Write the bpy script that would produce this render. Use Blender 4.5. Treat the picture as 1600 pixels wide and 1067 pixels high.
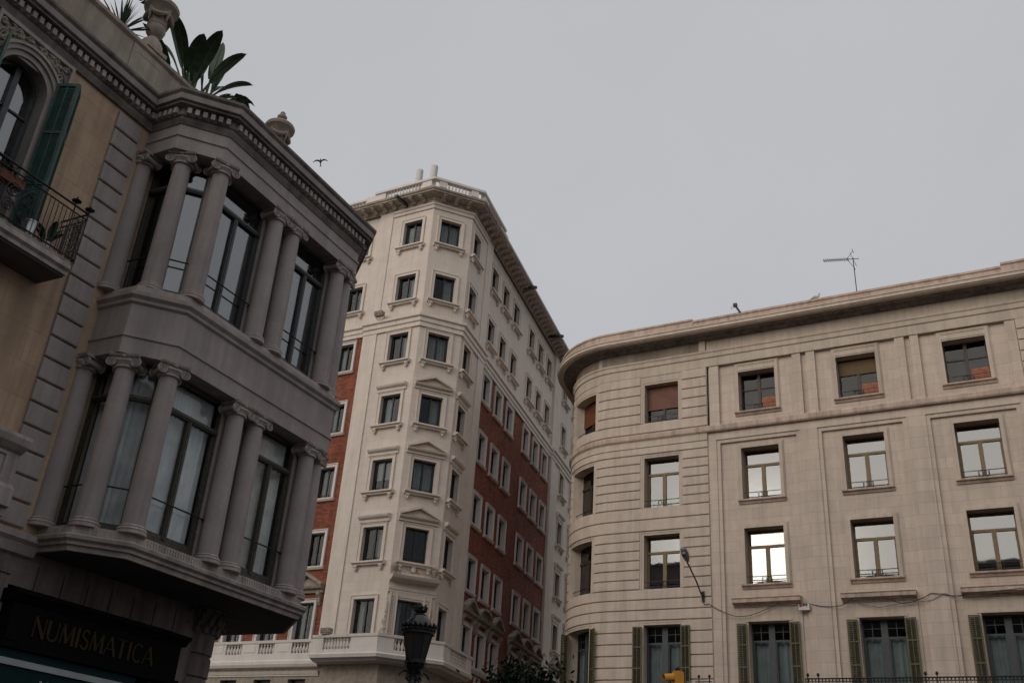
import bpy, bmesh, math, random
from math import sin, cos, radians, pi, sqrt, atan2, hypot
from mathutils import Vector, Matrix
random.seed(7)
SC = bpy.context.scene
for o in list(bpy.data.objects): bpy.data.objects.remove(o)
COL = SC.collection

# ------------------------------------------------------------ camera
cam_d = bpy.data.cameras.new('camera'); cam = bpy.data.objects.new('camera', cam_d); COL.objects.link(cam)
cam_d.lens = 35.0; cam_d.sensor_width = 36.0; cam_d.clip_start = .1; cam_d.clip_end = 5000
PITCH, ROLL = radians(26.995), radians(4.194)
_r = Vector((1, 0, 0)); _u = Vector((0, -sin(PITCH), cos(PITCH))); _f = Vector((0, cos(PITCH), sin(PITCH)))
_R = _r*cos(ROLL) + _u*sin(ROLL); _U = _u*cos(ROLL) - _r*sin(ROLL)
cam.matrix_world = Matrix(((_R.x, _U.x, -_f.x, 0), (_R.y, _U.y, -_f.y, 0), (_R.z, _U.z, -_f.z, 1.6), (0, 0, 0, 1)))
SC.camera = cam

# ------------------------------------------------------------ light
SUN_AZ, SUN_EL = radians(224.5), radians(16.4)
SUN_DIR = Vector((sin(SUN_AZ)*cos(SUN_EL), cos(SUN_AZ)*cos(SUN_EL), sin(SUN_EL)))
W = bpy.data.worlds.new('World'); SC.world = W; W.use_nodes = True
nt = W.node_tree; nt.nodes.clear()
def N(nt, t, **k):
    n = nt.nodes.new(t)
    for a, b in k.items():
        if a.startswith('i_'): n.inputs[int(a[2:]) if a[2:].isdigit() else a[2:]].default_value = b
        else: setattr(n, a, b)
    return n
L = lambda nt, a, b: nt.links.new(a, b)
out = N(nt, 'ShaderNodeOutputWorld'); bg = N(nt, 'ShaderNodeBackground'); bg.inputs[1].default_value = .1
sky = N(nt, 'ShaderNodeTexSky', sky_type='NISHITA', sun_disc=False, sun_elevation=SUN_EL, sun_rotation=SUN_AZ, dust_density=4.0)
tc = N(nt, 'ShaderNodeTexCoord')
sep = N(nt, 'ShaderNodeSeparateXYZ'); L(nt, tc.outputs['Generated'], sep.inputs[0])
# overcast layer: grey cloud deck, a little darker towards one side, very soft mottling
ramp = N(nt, 'ShaderNodeValToRGB'); L(nt, sep.outputs[2], ramp.inputs[0])
e = ramp.color_ramp.elements
e[0].position = 0.0; e[0].color = (3.4, 3.45, 3.6, 1); e[1].position = .9; e[1].color = (5.3, 5.32, 5.5, 1)
e.new(.3).color = (4.55, 4.72, 5.05, 1); e.new(.52).color = (5.02, 5.08, 5.32, 1)
noi = N(nt, 'ShaderNodeTexNoise'); noi.inputs['Scale'].default_value = 1.6; noi.inputs['Detail'].default_value = 5
L(nt, tc.outputs['Generated'], noi.inputs['Vector'])
mr = N(nt, 'ShaderNodeMapRange', i_1=.3, i_2=.7, i_3=.94, i_4=1.045); L(nt, noi.outputs[0], mr.inputs[0])
mul = N(nt, 'ShaderNodeVectorMath', operation='SCALE'); L(nt, ramp.outputs[0], mul.inputs[0]); L(nt, mr.outputs[0], mul.inputs['Scale'])
mix = N(nt, 'ShaderNodeMixRGB'); mix.inputs[0].default_value = .96
L(nt, sky.outputs[0], mix.inputs[1]); L(nt, mul.outputs[0], mix.inputs[2])
# bright break in the cloud where the low sun stands, behind the camera
dot = N(nt, 'ShaderNodeVectorMath', operation='DOT_PRODUCT'); dot.inputs[1].default_value = Vector((sin(SUN_AZ)*cos(radians(15.2)), cos(SUN_AZ)*cos(radians(15.2)), sin(radians(15.2))))
nrm = N(nt, 'ShaderNodeVectorMath', operation='NORMALIZE'); L(nt, tc.outputs['Generated'], nrm.inputs[0]); L(nt, nrm.outputs[0], dot.inputs[0])
def glow(power, amp, col):
    mx = N(nt, 'ShaderNodeMath', operation='MAXIMUM'); mx.inputs[1].default_value = 0; L(nt, dot.outputs['Value'], mx.inputs[0])
    pw = N(nt, 'ShaderNodeMath', operation='POWER'); pw.inputs[1].default_value = power; L(nt, mx.outputs[0], pw.inputs[0])
    sc = N(nt, 'ShaderNodeVectorMath', operation='SCALE'); sc.inputs[0].default_value = [c*amp for c in col]; L(nt, pw.outputs[0], sc.inputs['Scale'])
    return sc.outputs[0]
a1 = N(nt, 'ShaderNodeVectorMath', operation='ADD'); L(nt, glow(10, 3.0, (1, .95, .88)), a1.inputs[0]); L(nt, glow(620, 62.0, (1, .95, .86)), a1.inputs[1])
a2 = N(nt, 'ShaderNodeVectorMath', operation='ADD'); L(nt, a1.outputs[0], a2.inputs[0]); L(nt, mix.outputs[0], a2.inputs[1])
L(nt, a2.outputs[0], bg.inputs[0]); L(nt, bg.outputs[0], out.inputs[0])
sd = bpy.data.lights.new('sun', 'SUN'); sd.energy = 1.35; sd.angle = radians(60); sd.color = (1, .92, .82)
so = bpy.data.objects.new('sun', sd); COL.objects.link(so); so.rotation_euler = SUN_DIR.to_track_quat('Z', 'Y').to_euler()
SC.view_settings.view_transform = 'Standard'; SC.view_settings.look = 'None'; SC.view_settings.exposure = 0.0; SC.view_settings.gamma = 1
SC.render.engine = 'CYCLES'
SC.cycles.max_bounces = 6; SC.cycles.transparent_max_bounces = 8; SC.cycles.caustics_reflective = False; SC.cycles.caustics_refractive = False

# ------------------------------------------------------------ materials
def newmat(name):
    m = bpy.data.materials.new(name); m.use_nodes = True
    m.node_tree.nodes.clear(); return m, m.node_tree
def stone(name, base, joint=None, jdark=.55, var=.12, streak=.18, rough=.85, bump=.15, noise=1.6, bvar=.06, msize=.008, stain=None):
    m, t = newmat(name)
    o = N(t, 'ShaderNodeOutputMaterial'); p = N(t, 'ShaderNodeBsdfPrincipled'); L(t, p.outputs[0], o.inputs[0])
    p.inputs['Roughness'].default_value = rough; p.inputs['Specular IOR Level'].default_value = .25
    tc = N(t, 'ShaderNodeTexCoord'); oi = N(t, 'ShaderNodeObjectInfo')
    base4 = (*base, 1); col = None; hgt = None
    if joint:
        b = N(t, 'ShaderNodeTexBrick'); b.offset = .5
        b.inputs['Color1'].default_value = tuple(c*(1-bvar) for c in base)+(1,); b.inputs['Color2'].default_value = tuple(c*(1+bvar) for c in base)+(1,)
        b.inputs['Mortar'].default_value = tuple(c*jdark for c in base)+(1,) if not isinstance(jdark, tuple) else jdark+(1,)
        b.inputs['Scale'].default_value = 1; b.inputs['Mortar Size'].default_value = msize; b.inputs['Mortar Smooth'].default_value = .3; b.inputs['Bias'].default_value = 0
        b.inputs['Brick Width'].default_value = joint[0]; b.inputs['Row Height'].default_value = joint[1]
        L(t, tc.outputs['UV'], b.inputs['Vector']); col = b.outputs['Color']; hgt = b.outputs['Fac']
    else:
        rgb = N(t, 'ShaderNodeRGB'); rgb.outputs[0].default_value = base4; col = rgb.outputs[0]
    n1 = N(t, 'ShaderNodeTexNoise', i_Scale=noise, i_Detail=6.0, i_Roughness=.62); L(t, tc.outputs['Object'], n1.inputs['Vector'])
    m1 = N(t, 'ShaderNodeMapRange', i_1=.28, i_2=.72, i_3=1-var, i_4=1+var); L(t, n1.outputs[0], m1.inputs[0])
    mp = N(t, 'ShaderNodeMapping'); mp.inputs['Scale'].default_value = (3.2, 3.2, .22); L(t, tc.outputs['Object'], mp.inputs[0])
    n2 = N(t, 'ShaderNodeTexNoise', i_Scale=1.3, i_Detail=5.0, i_Roughness=.6); L(t, mp.outputs[0], n2.inputs['Vector'])
    m2 = N(t, 'ShaderNodeMapRange', i_1=.42, i_2=.72, i_3=1.0, i_4=1-streak); L(t, n2.outputs[0], m2.inputs[0])
    n3 = N(t, 'ShaderNodeTexNoise', i_Scale=38.0, i_Detail=4.0, i_Roughness=.7); L(t, tc.outputs['Object'], n3.inputs['Vector'])
    m3 = N(t, 'ShaderNodeMapRange', i_1=.3, i_2=.7, i_3=.93, i_4=1.07); L(t, n3.outputs[0], m3.inputs[0])
    mm = N(t, 'ShaderNodeMath', operation='MULTIPLY'); L(t, m1.outputs[0], mm.inputs[0]); L(t, m2.outputs[0], mm.inputs[1])
    m4 = N(t, 'ShaderNodeMath', operation='MULTIPLY'); L(t, mm.outputs[0], m4.inputs[0]); L(t, m3.outputs[0], m4.inputs[1])
    mr_ = N(t, 'ShaderNodeMapRange', i_3=.95, i_4=1.05); L(t, oi.outputs['Random'], mr_.inputs[0])
    m5 = N(t, 'ShaderNodeMath', operation='MULTIPLY'); L(t, m4.outputs[0], m5.inputs[0]); L(t, mr_.outputs[0], m5.inputs[1])
    sc = N(t, 'ShaderNodeVectorMath', operation='SCALE'); L(t, col, sc.inputs[0]); L(t, m5.outputs[0], sc.inputs['Scale'])
    fin = sc.outputs[0]
    if stain:      # patches of a second tone (rust / soot) with shapes of their own
        n5 = N(t, 'ShaderNodeTexNoise', i_Scale=.55, i_Detail=7.0, i_Roughness=.66); L(t, tc.outputs['Object'], n5.inputs['Vector'])
        mq = N(t, 'ShaderNodeMapRange', i_1=.5, i_2=.72, i_3=0.0, i_4=.6); L(t, n5.outputs[0], mq.inputs[0])
        mx = N(t, 'ShaderNodeMixRGB'); L(t, mq.outputs[0], mx.inputs[0]); L(t, fin, mx.inputs[1]); mx.inputs[2].default_value = (*stain, 1); fin = mx.outputs[0]
    L(t, fin, p.inputs['Base Color'])
    bp = N(t, 'ShaderNodeBump'); bp.inputs['Strength'].default_value = bump; bp.inputs['Distance'].default_value = .02
    if hgt is not None:
        sb = N(t, 'ShaderNodeMath', operation='MULTIPLY_ADD'); L(t, hgt, sb.inputs[0]); sb.inputs[1].default_value = -1.2; L(t, n3.outputs[0], sb.inputs[2]); L(t, sb.outputs[0], bp.inputs['Height'])
    else: L(t, n3.outputs[0], bp.inputs['Height'])
    L(t, bp.outputs[0], p.inputs['Normal'])
    return m
def plain(name, base, rough=.5, metal=0.0, var=.1, scale=9.0, spec=.4):
    m, t = newmat(name)
    o = N(t, 'ShaderNodeOutputMaterial'); p = N(t, 'ShaderNodeBsdfPrincipled'); L(t, p.outputs[0], o.inputs[0])
    p.inputs['Roughness'].default_value = rough; p.inputs['Metallic'].default_value = metal; p.inputs['Specular IOR Level'].default_value = spec
    tc = N(t, 'ShaderNodeTexCoord'); n1 = N(t, 'ShaderNodeTexNoise', i_Scale=scale, i_Detail=4.0); L(t, tc.outputs['Object'], n1.inputs['Vector'])
    m1 = N(t, 'ShaderNodeMapRange', i_1=.3, i_2=.7, i_3=1-var, i_4=1+var); L(t, n1.outputs[0], m1.inputs[0])
    sc = N(t, 'ShaderNodeVectorMath', operation='SCALE'); sc.inputs[0].default_value = base; L(t, m1.outputs[0], sc.inputs['Scale']); L(t, sc.outputs[0], p.inputs['Base Color'])
    return m
def glass(name, refl, tint=(.55, .6, .62), wob=.02, rtint=(1, 1, 1)):
    m, t = newmat(name)
    o = N(t, 'ShaderNodeOutputMaterial'); mx = N(t, 'ShaderNodeMixShader'); tr = N(t, 'ShaderNodeBsdfTransparent'); gl = N(t, 'ShaderNodeBsdfGlossy')
    tr.inputs[0].default_value = (*tint, 1); gl.inputs[0].default_value = (*rtint, 1); gl.inputs['Roughness'].default_value = .02
    lw = N(t, 'ShaderNodeLayerWeight'); pw = N(t, 'ShaderNodeMath', operation='POWER'); pw.inputs[1].default_value = 5; L(t, lw.outputs['Facing'], pw.inputs[0])      # Schlick, the same from both sides
    ad = N(t, 'ShaderNodeMath', operation='MULTIPLY_ADD'); ad.use_clamp = True; ad.inputs[1].default_value = .9; ad.inputs[2].default_value = refl+.04; L(t, pw.outputs[0], ad.inputs[0])
    tc = N(t, 'ShaderNodeTexCoord'); n1 = N(t, 'ShaderNodeTexNoise', i_Scale=1.4, i_Detail=2.0); L(t, tc.outputs['Object'], n1.inputs['Vector'])
    bp = N(t, 'ShaderNodeBump'); bp.inputs['Strength'].default_value = wob; bp.inputs['Distance'].default_value = .1; L(t, n1.outputs[0], bp.inputs['Height']); L(t, bp.outputs[0], gl.inputs['Normal'])
    L(t, ad.outputs[0], mx.inputs[0]); L(t, tr.outputs[0], mx.inputs[1]); L(t, gl.outputs[0], mx.inputs[2]); L(t, mx.outputs[0], o.inputs[0])
    return m
def leafmat(name, base, var=.35, rough=.5, spec=.35):
    m, t = newmat(name)
    o = N(t, 'ShaderNodeOutputMaterial'); p = N(t, 'ShaderNodeBsdfPrincipled'); L(t, p.outputs[0], o.inputs[0]); p.inputs['Roughness'].default_value = rough; p.inputs['Specular IOR Level'].default_value = spec
    g = N(t, 'ShaderNodeNewGeometry'); m1 = N(t, 'ShaderNodeMapRange', i_3=1-var, i_4=1+var); L(t, g.outputs['Random Per Island'], m1.inputs[0])
    sc = N(t, 'ShaderNodeVectorMath', operation='SCALE'); sc.inputs[0].default_value = base; L(t, m1.outputs[0], sc.inputs['Scale']); L(t, sc.outputs[0], p.inputs['Base Color'])
    return m
M = {}
M['cream'] = stone('cream_stone', (.70, .61, .53), (.95, .43), jdark=.78, var=.05, streak=.09, bvar=.025, msize=.007, bump=.08)
M['cream_plain'] = stone('cream_stone_trim', (.69, .605, .525), None, var=.07, streak=.12, bump=.08)
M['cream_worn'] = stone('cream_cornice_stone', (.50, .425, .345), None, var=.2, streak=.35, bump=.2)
M['white_trim'] = stone('white_stone_trim', (.72, .66, .61), None, var=.07, streak=.12, bump=.06)
M['brick'] = stone('red_brick', (.27, .078, .042), (.27, .075), jdark=(.20, .085, .06), var=.2, streak=.28, bvar=.35, msize=.012, bump=.3, noise=.9)
M['beige'] = stone('beige_ashlar', (.615, .51, .425), (1.25, .478), jdark=.70, var=.08, streak=.16, bvar=.05, msize=.008, bump=.1)
M['beige_block'] = stone('beige_rusticated_stone', (.615, .51, .425), (1.35, 50.0), jdark=.84, var=.1, streak=.2, bvar=.035, msize=.006, bump=.12)
M['beige_plain'] = stone('beige_trim_stone', (.60, .50, .41), (1.6, 50.0), jdark=.78, var=.09, streak=.2, bump=.1, msize=.006, bvar=.05)
M['beige_warm'] = stone('beige_stained_string', (.56, .435, .36), (1.1, 50.0), jdark=.7, var=.15, streak=.4, bump=.12, stain=(.45, .30, .21), msize=.006)
M['grey'] = stone('grey_painted_stone', (.42, .375, .35), None, var=.13, streak=.26, bump=.12, stain=(.33, .29, .265))
M['grey_light'] = stone('grey_worn_ledge', (.46, .405, .37), None, var=.22, streak=.42, bump=.18)
M['grey_dark'] = stone('grey_sooty_and_shaded', (.22, .195, .175), None, var=.32, streak=.5, bump=.2)  # sooty cornice stone; on the ground floor its dark tone paints shade
M['dark_stone'] = stone('dark_grey_stone', (.10, .09, .085), None, var=.2, streak=.1, bump=.1)  # dark mottled tone for soffits and roofs
M['parapet'] = stone('weathered_parapet', (.43, .37, .31), None, var=.2, streak=.35, bump=.2, stain=(.33, .25, .18))
M['ochre'] = stone('ochre_render', (.53, .385, .265), (1.35, .62), jdark=.8, var=.14, streak=.32, bvar=.05, msize=.008, bump=.08)
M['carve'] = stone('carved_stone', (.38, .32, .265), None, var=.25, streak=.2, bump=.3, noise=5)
M['black'] = plain('black_iron', (.018, .018, .02), .45, var=.2)
M['frame_dark'] = plain('dark_window_frame', (.022, .024, .027), .4, var=.15)
M['frame_brown'] = plain('ochre_wood_frame', (.20, .135, .06), .5, var=.25, scale=14)
M['frame_darkbrown'] = plain('dark_brown_frame', (.05, .032, .022), .5, var=.2)
M['frame_blue'] = plain('slate_door_frame', (.055, .062, .068), .45, var=.15)
M['frame_old'] = plain('old_green_wood_frame', (.075, .07, .055), .55, var=.4, scale=22)
M['frame_grey'] = plain('grey_metal_frame', (.07, .075, .075), .4, var=.2)
M['shutter_green'] = plain('green_shutter_paint', (.06, .125, .105), .45, var=.25, scale=6)
M['shutter_olive'] = plain('olive_shutter_paint', (.10, .09, .032), .5, var=.25, scale=6)
M['slat_olive'] = plain('dark_olive_slats', (.024, .023, .012), .7, var=.2)
M['wood'] = plain('red_brown_wood_blind', (.15, .052, .026), .55, var=.2, scale=4)
M['wood_red'] = plain('orange_brown_wood', (.32, .10, .04), .5, var=.3, scale=7)
M['ochre_blind'] = plain('mustard_roller_blind', (.12, .07, .02), .6, var=.1)
M['curtain'] = plain('pale_curtain', (.46, .47, .46), .9, var=.08, scale=3)
M['curtain_cool'] = plain('grey_net_curtain', (.40, .435, .44), .9, var=.12, scale=3)
M['curtain_band'] = plain('bay_curtain', (.84, .85, .85), .9, var=.15, scale=3)
M['dark_room'] = plain('dark_room', (.02, .02, .022), .9)
M['room'] = plain('room_plaster', (.10, .095, .09), .9)
M['glass'] = glass('window_glass', -.022, (.78, .81, .81))
M['glass_sky'] = glass('reflective_window_glass', .075, (.45, .48, .5), .012)
M['glass_bay'] = glass('bay_window_glass', .15, (.6, .64, .65))
M['glass_low'] = glass('clear_bay_glass', 0.0, (.92, .94, .94))
M['gold'] = plain('gold_letters', (.05, .037, .014), .6, spec=.15)
M['sign_black'] = plain('black_signboard', (.006, .006, .007), .8, var=.1, spec=.08)
M['teal'] = plain('teal_signboard', (.008, .03, .032), .7, var=.1, spec=.1)
M['white_paint'] = plain('white_paint', (.6, .57, .55), .5, var=.06)
M['silver'] = plain('galvanised_metal', (.45, .45, .46), .28, metal=.9, var=.1)
M['leaf'] = leafmat('banana_leaf', (.028, .06, .026))
M['leaf2'] = leafmat('tree_leaf', (.014, .022, .012), .5, .9, .05)
M['bark'] = plain('bark', (.07, .055, .04), .9, var=.3)
M['terracotta'] = plain('terracotta', (.16, .07, .045), .8, var=.15)
M['yellow'] = plain('yellow_traffic_paint', (.80, .36, .03), .45, var=.06)
M['steel'] = plain('grey_steel', (.22, .24, .26), .5, metal=.3)
M['red'] = plain('red_mark', (.45, .03, .03), .5)
M['lens'] = plain('lamp_lens', (.10, .10, .095), .15, spec=.6)
M['lantern_glass'] = plain('smoky_lantern_glass', (.03, .032, .035), .18, spec=.6, var=.15)
M['feather'] = plain('grey_feather', (.16, .155, .15), .8)
M['gull'] = plain('gull_white', (.62, .60, .57), .8)
M['asphalt'] = stone('asphalt', (.05, .05, .05), None, var=.2, streak=.0, bump=.3, noise=.3)
M['paving'] = stone('paving', (.16, .15, .14), (.6, .6), jdark=.6, var=.1, streak=0, bump=.2)

# ------------------------------------------------------------ mesh builder: coordinates (s right, o outwards, z up) in a face frame T
def FR(x=0, y=0, ang=0): return Matrix.Translation((x, y, 0)) @ Matrix.Rotation(ang, 4, 'Z')
class MB:
    def __init__(s, T=None): s.v = []; s.f = []; s.uv = []; s.sm = []; s.T = T or Matrix()
    def P(s, x, o, z): return s.T @ Vector((x, -o, z))
    def add(s, pts, faces, smooth=False, uvs=None):
        b = len(s.v); s.v += [s.P(*p) for p in pts]
        for i, f in enumerate(faces): s.f.append([b+k for k in f]); s.sm.append(smooth); s.uv.append(uvs[i] if uvs else None)
        return s
    def box(s, s0, s1, o0, o1, z0, z1):
        p = [(a, b, c) for a in (s0, s1) for b in (o0, o1) for c in (z0, z1)]
        return s.add(p, [(0, 1, 3, 2), (4, 6, 7, 5), (0, 4, 5, 1), (2, 3, 7, 6), (0, 2, 6, 4), (1, 5, 7, 3)])
    def prism(s, poly, o0, o1):      # polygon in (s,z) extruded in o
        n = len(poly); p = [(a, o0, c) for a, c in poly]+[(a, o1, c) for a, c in poly]
        return s.add(p, [list(range(n)), list(range(2*n-1, n-1, -1))]+[(i, (i+1) % n, n+(i+1) % n, n+i) for i in range(n)])
    def sprism(s, prof, s0, s1):     # profile in (o,z) extruded along s
        n = len(prof); p = [(s0, a, c) for a, c in prof]+[(s1, a, c) for a, c in prof]
        return s.add(p, [list(range(n)), list(range(2*n-1, n-1, -1))]+[(i, (i+1) % n, n+(i+1) % n, n+i) for i in range(n)])
    def quad(s, a, b, c, d): return s.add([a, b, c, d], [(0, 1, 2, 3)])
    def wall(s, s0, s1, z0, z1, o=0.0, holes=(), depth=.22):
        xs = sorted({s0, s1, *[h[0] for h in holes], *[h[1] for h in holes]}); zs = sorted({z0, z1, *[h[2] for h in holes], *[h[3] for h in holes]})
        xs = [x for x in xs if s0-1e-6 <= x <= s1+1e-6]; zs = [z for z in zs if z0-1e-6 <= z <= z1+1e-6]
        for i in range(len(xs)-1):
            run = None
            for j in range(len(zs)-1):
                cx, cz = (xs[i]+xs[i+1])/2, (zs[j]+zs[j+1])/2
                solid = not any(h[0] < cx < h[1] and h[2] < cz < h[3] for h in holes)
                if solid and run is None: run = zs[j]
                if run is not None and (not solid or j == len(zs)-2):
                    top = zs[j+1] if solid else zs[j]
                    s.quad((xs[i], o, run), (xs[i+1], o, run), (xs[i+1], o, top), (xs[i], o, top)); run = None
        for a, b, c, d in holes:
            if depth:
                q = o-depth
                s.quad((a, o, c), (a, q, c), (a, q, d), (a, o, d)); s.quad((b, q, c), (b, o, c), (b, o, d), (b, q, d))
                s.quad((a, o, d), (a, q, d), (b, q, d), (b, o, d)); s.quad((a, q, c), (a, o, c), (b, o, c), (b, q, c))
        return s
    def lathe(s, x, o, prof, seg=16, a0=0, a1=2*pi, smooth=True):
        full = abs(a1-a0-2*pi) < 1e-6; n = seg if full else seg+1; pts = []
        for r, z in prof:
            for k in range(n):
                a = a0+(a1-a0)*k/seg; pts.append((x+r*cos(a), o+r*sin(a), z))
        F = []
        for j in range(len(prof)-1):
            for k in range(seg):
                k2 = (k+1) % n; F.append((j*n+k, j*n+k2, (j+1)*n+k2, (j+1)*n+k))
        if full:
            if prof[0][0] > 1e-4: F.append(list(range(n-1, -1, -1)))
            if prof[-1][0] > 1e-4: F.append([(len(prof)-1)*n+k for k in range(n)])
        return s.add(pts, F, smooth)
    def tube(s, pts, r, seg=6, smooth=True, closed=False):
        P = [Vector(p) for p in pts]; n = len(P); rr = r if isinstance(r, (list, tuple)) else [r]*n
        V = []; prev = None
        for i in range(n):
            t = (P[(i+1) % n]-P[i-1]) if closed else (P[min(i+1, n-1)]-P[max(i-1, 0)])
            if t.length < 1e-9: t = Vector((0, 0, 1))
            t.normalize()
            if prev is None:
                h = Vector((0, 0, 1)) if abs(t.z) < .9 else Vector((1, 0, 0)); x = t.cross(h).normalized()
            else: x = (prev-t*prev.dot(t)).normalized()
            prev = x; y = t.cross(x)
            for k in range(seg):
                a = 2*pi*k/seg; V.append(tuple(P[i]+x*(rr[i]*cos(a))+y*(rr[i]*sin(a))))
        F = []
        for i in range(n if closed else n-1):
            j = (i+1) % n
            for k in range(seg): F.append((i*seg+k, i*seg+(k+1) % seg, j*seg+(k+1) % seg, j*seg+k))
        if not closed: F += [list(range(seg-1, -1, -1)), [(n-1)*seg+k for k in range(seg)]]
        return s.add(V, F, smooth)
    def sweep(s, path, prof, closed_prof=True, ends=True, smooth=False):   # path [(s,o)] left to right, profile [(offset out, z)]
        n = len(path); m = len(prof); nor = []
        for i in range(n-1):
            dx, dy = path[i+1][0]-path[i][0], path[i+1][1]-path[i][1]; l = hypot(dx, dy); nor.append((-dy/l, dx/l))   # outward (o grows) for rightward travel
        V = []; U = []; acc = 0
        for i in range(n):
            a = nor[max(i-1, 0)]; b = nor[min(i, n-2)]
            mx, my = a[0]+b[0], a[1]+b[1]; d = (mx*a[0]+my*a[1]) or 1e-6
            mx, my = mx/d, my/d
            if i: acc += hypot(path[i][0]-path[i-1][0], path[i][1]-path[i-1][1])
            for o, z in prof: V.append((path[i][0]+mx*o, path[i][1]+my*o, z)); U.append(acc)
        F = []; UV = []
        mm = m if closed_prof else m-1
        for i in range(n-1):
            for k in range(mm):
                q = (i*m+k, (i+1)*m+k, (i+1)*m+(k+1) % m, i*m+(k+1) % m); F.append(q)
                zz = [prof[k], prof[k], prof[(k+1) % m], prof[(k+1) % m]]
                UV.append([(U[q[j]], zz[j][1]+zz[j][0]*.6) for j in range(4)])
        s.add(V, F, smooth, UV)
        if ends and closed_prof: s.add([V[k] for k in range(m)], [list(range(m))]); s.add([V[(n-1)*m+k] for k in range(m)], [list(range(m-1, -1, -1))])
        return s
    def build(s, name, mat, parent=None, recalc=True, sharp=35):
        me = bpy.data.meshes.new(name); me.from_pydata([tuple(v) for v in s.v], [], s.f)
        uvl = me.uv_layers.new(name='uv')
        for p in me.polygons:
            p.use_smooth = s.sm[p.index]; ex = s.uv[p.index]
            if ex is not None:
                for li, uv in zip(p.loop_indices, ex): uvl.data[li].uv = uv
            else:
                nn = p.normal
                if abs(nn.z) > .7:
                    for li in p.loop_indices: v = me.vertices[me.loops[li].vertex_index].co; uvl.data[li].uv = (v.x, v.y)
                else:
                    t = Vector((-nn.y, nn.x, 0)); t = t.normalized() if t.length else Vector((1, 0, 0))
                    if t.x < -1e-6 or (abs(t.x) < 1e-6 and t.y < 0): t = -t
                    for li in p.loop_indices: v = me.vertices[me.loops[li].vertex_index].co; uvl.data[li].uv = (v.dot(t), v.z)
        if recalc:
            bm = bmesh.new(); bm.from_mesh(me); bmesh.ops.recalc_face_normals(bm, faces=bm.faces); bm.to_mesh(me); bm.free()
        if any(s.sm): me.set_sharp_from_angle(angle=radians(sharp))
        me.materials.append(mat); ob = bpy.data.objects.new(name, me); COL.objects.link(ob)
        if parent: ob.parent = parent
        return ob
def thing(name, label, cat, loc=(0, 0, 0), rz=0, group=None):
    o = bpy.data.objects.new(name, None); COL.objects.link(o); o.location = loc; o.rotation_euler = (0, 0, rz); o.empty_display_size = .3
    o['label'] = label; o['category'] = cat
    if group: o['group'] = group
    return o
def tag(o, label, cat, group=None, kind=None):
    if label: o['label'] = label; o['category'] = cat
    if group: o['group'] = group
    if kind: o['kind'] = kind
    return o
KIDS = {}
def kids(o):
    return KIDS.get(o.name) or [c for c in bpy.data.objects if c.parent == o]
def dup(src, parent, mat4, ch):
    c = src.copy(); COL.objects.link(c); c.parent = parent; c.matrix_local = mat4
    for k in ch:
        d = k.copy(); COL.objects.link(d); d.parent = c
    return c
class Proto:     # a window built once, then copied with its sub-parts
    def __init__(s, make): s.make = make; s.root = None; s.used = False
    def place(s, parent, mat4):
        if s.root is None:
            s.root = s.make(); s.ch = [c for c in bpy.data.objects if c.parent == s.root]
        if not s.used:
            s.used = True; s.root.parent = parent; s.root.matrix_local = mat4; return s.root
        return dup(s.root, parent, mat4, s.ch)
def at(T, s, o, z): return T @ Matrix.Translation((s, -o, z))
def offpath(path, off):
    n = len(path); nor = []; res = []
    for i in range(n-1):
        dx, dy = path[i+1][0]-path[i][0], path[i+1][1]-path[i][1]; l = hypot(dx, dy); nor.append((-dy/l, dx/l))
    for i in range(n):
        a = nor[max(i-1, 0)]; b = nor[min(i, n-2)]; mx, my = a[0]+b[0], a[1]+b[1]; d = mx*a[0]+my*a[1]
        res.append((path[i][0]+mx/d*off, path[i][1]+my/d*off))
    return res
def curtain_mesh(mb, s0, s1, z0, z1, o, amp=.03, wl=.16, ph=0):
    n = max(6, int((s1-s0)/wl*6)); A = []; 
    for i in range(n+1):
        x = s0+(s1-s0)*i/n; y = o+amp*sin(2*pi*(x/wl)+ph+1.3*sin(x*5+ph))
        A.append((x, y))
    mb.add([(x, y, z0) for x, y in A]+[(x, y, z1) for x, y in A], [(i, i+1, n+2+i, n+1+i) for i in range(n)], True)

# ------------------------------------------------------------ ground
g = MB(); g.quad((-400, -400, 0), (400, -400, 0), (400, 400, 0), (-400, 400, 0)); tag(g.build('ground', M['asphalt'], recalc=False), None, None, kind='structure')

# =====================================================================  CENTRE: corner apartment block
AZB, AZC, AZD = radians(119.70), radians(69.39), radians(19.03)
CX, CY = -4.7147, 44.7523
BLK = thing('apartment_block', 'tall cream corner apartment block with red brick side walls and pedimented windows', 'building', (CX, CY, 0), pi/2-AZC)
TC = FR(); TB = FR(0, 0, AZC-AZB); TD = FR(2.24, 0, AZC-AZD)
HEAD = {7: 31.52, 6: 28.12, 5: 24.67, 4: 21.24, 3: 17.86, 2: 14.54, 1: 11.22}
SILL = {7: 29.93, 6: 26.53, 5: 23.07, 4: 19.64, 3: 16.25, 2: 12.90, 1: 9.0}
WB, WC, WD = (-1.77, -.62), (.49, 1.62), (.43, 1.44)
def pp(T, s, o=0): v = T @ Vector((s, -o, 0)); return (v.x, -v.y)      # face point -> (s,o) in the block frame
AO = -.12       # brick wings sit a little behind the corner bay
LEFT_END, RIGHT_END, BK = -15.0, 27.0, 17.65
ECOL = [(4.02, 5.08), (6.15, 7.21), (8.28, 9.34), (11.66, 12.72), (13.79, 14.85), (15.92, 16.98)]
PCOL = [(19.9, 20.95), (22.75, 23.8)]
ACOL = [(-5.15, -4.09), (-7.25, -6.19), (-9.35, -8.29)]
FL = [7, 6, 5, 4, 3, 2, 1]
E1S = 9.5
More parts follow.
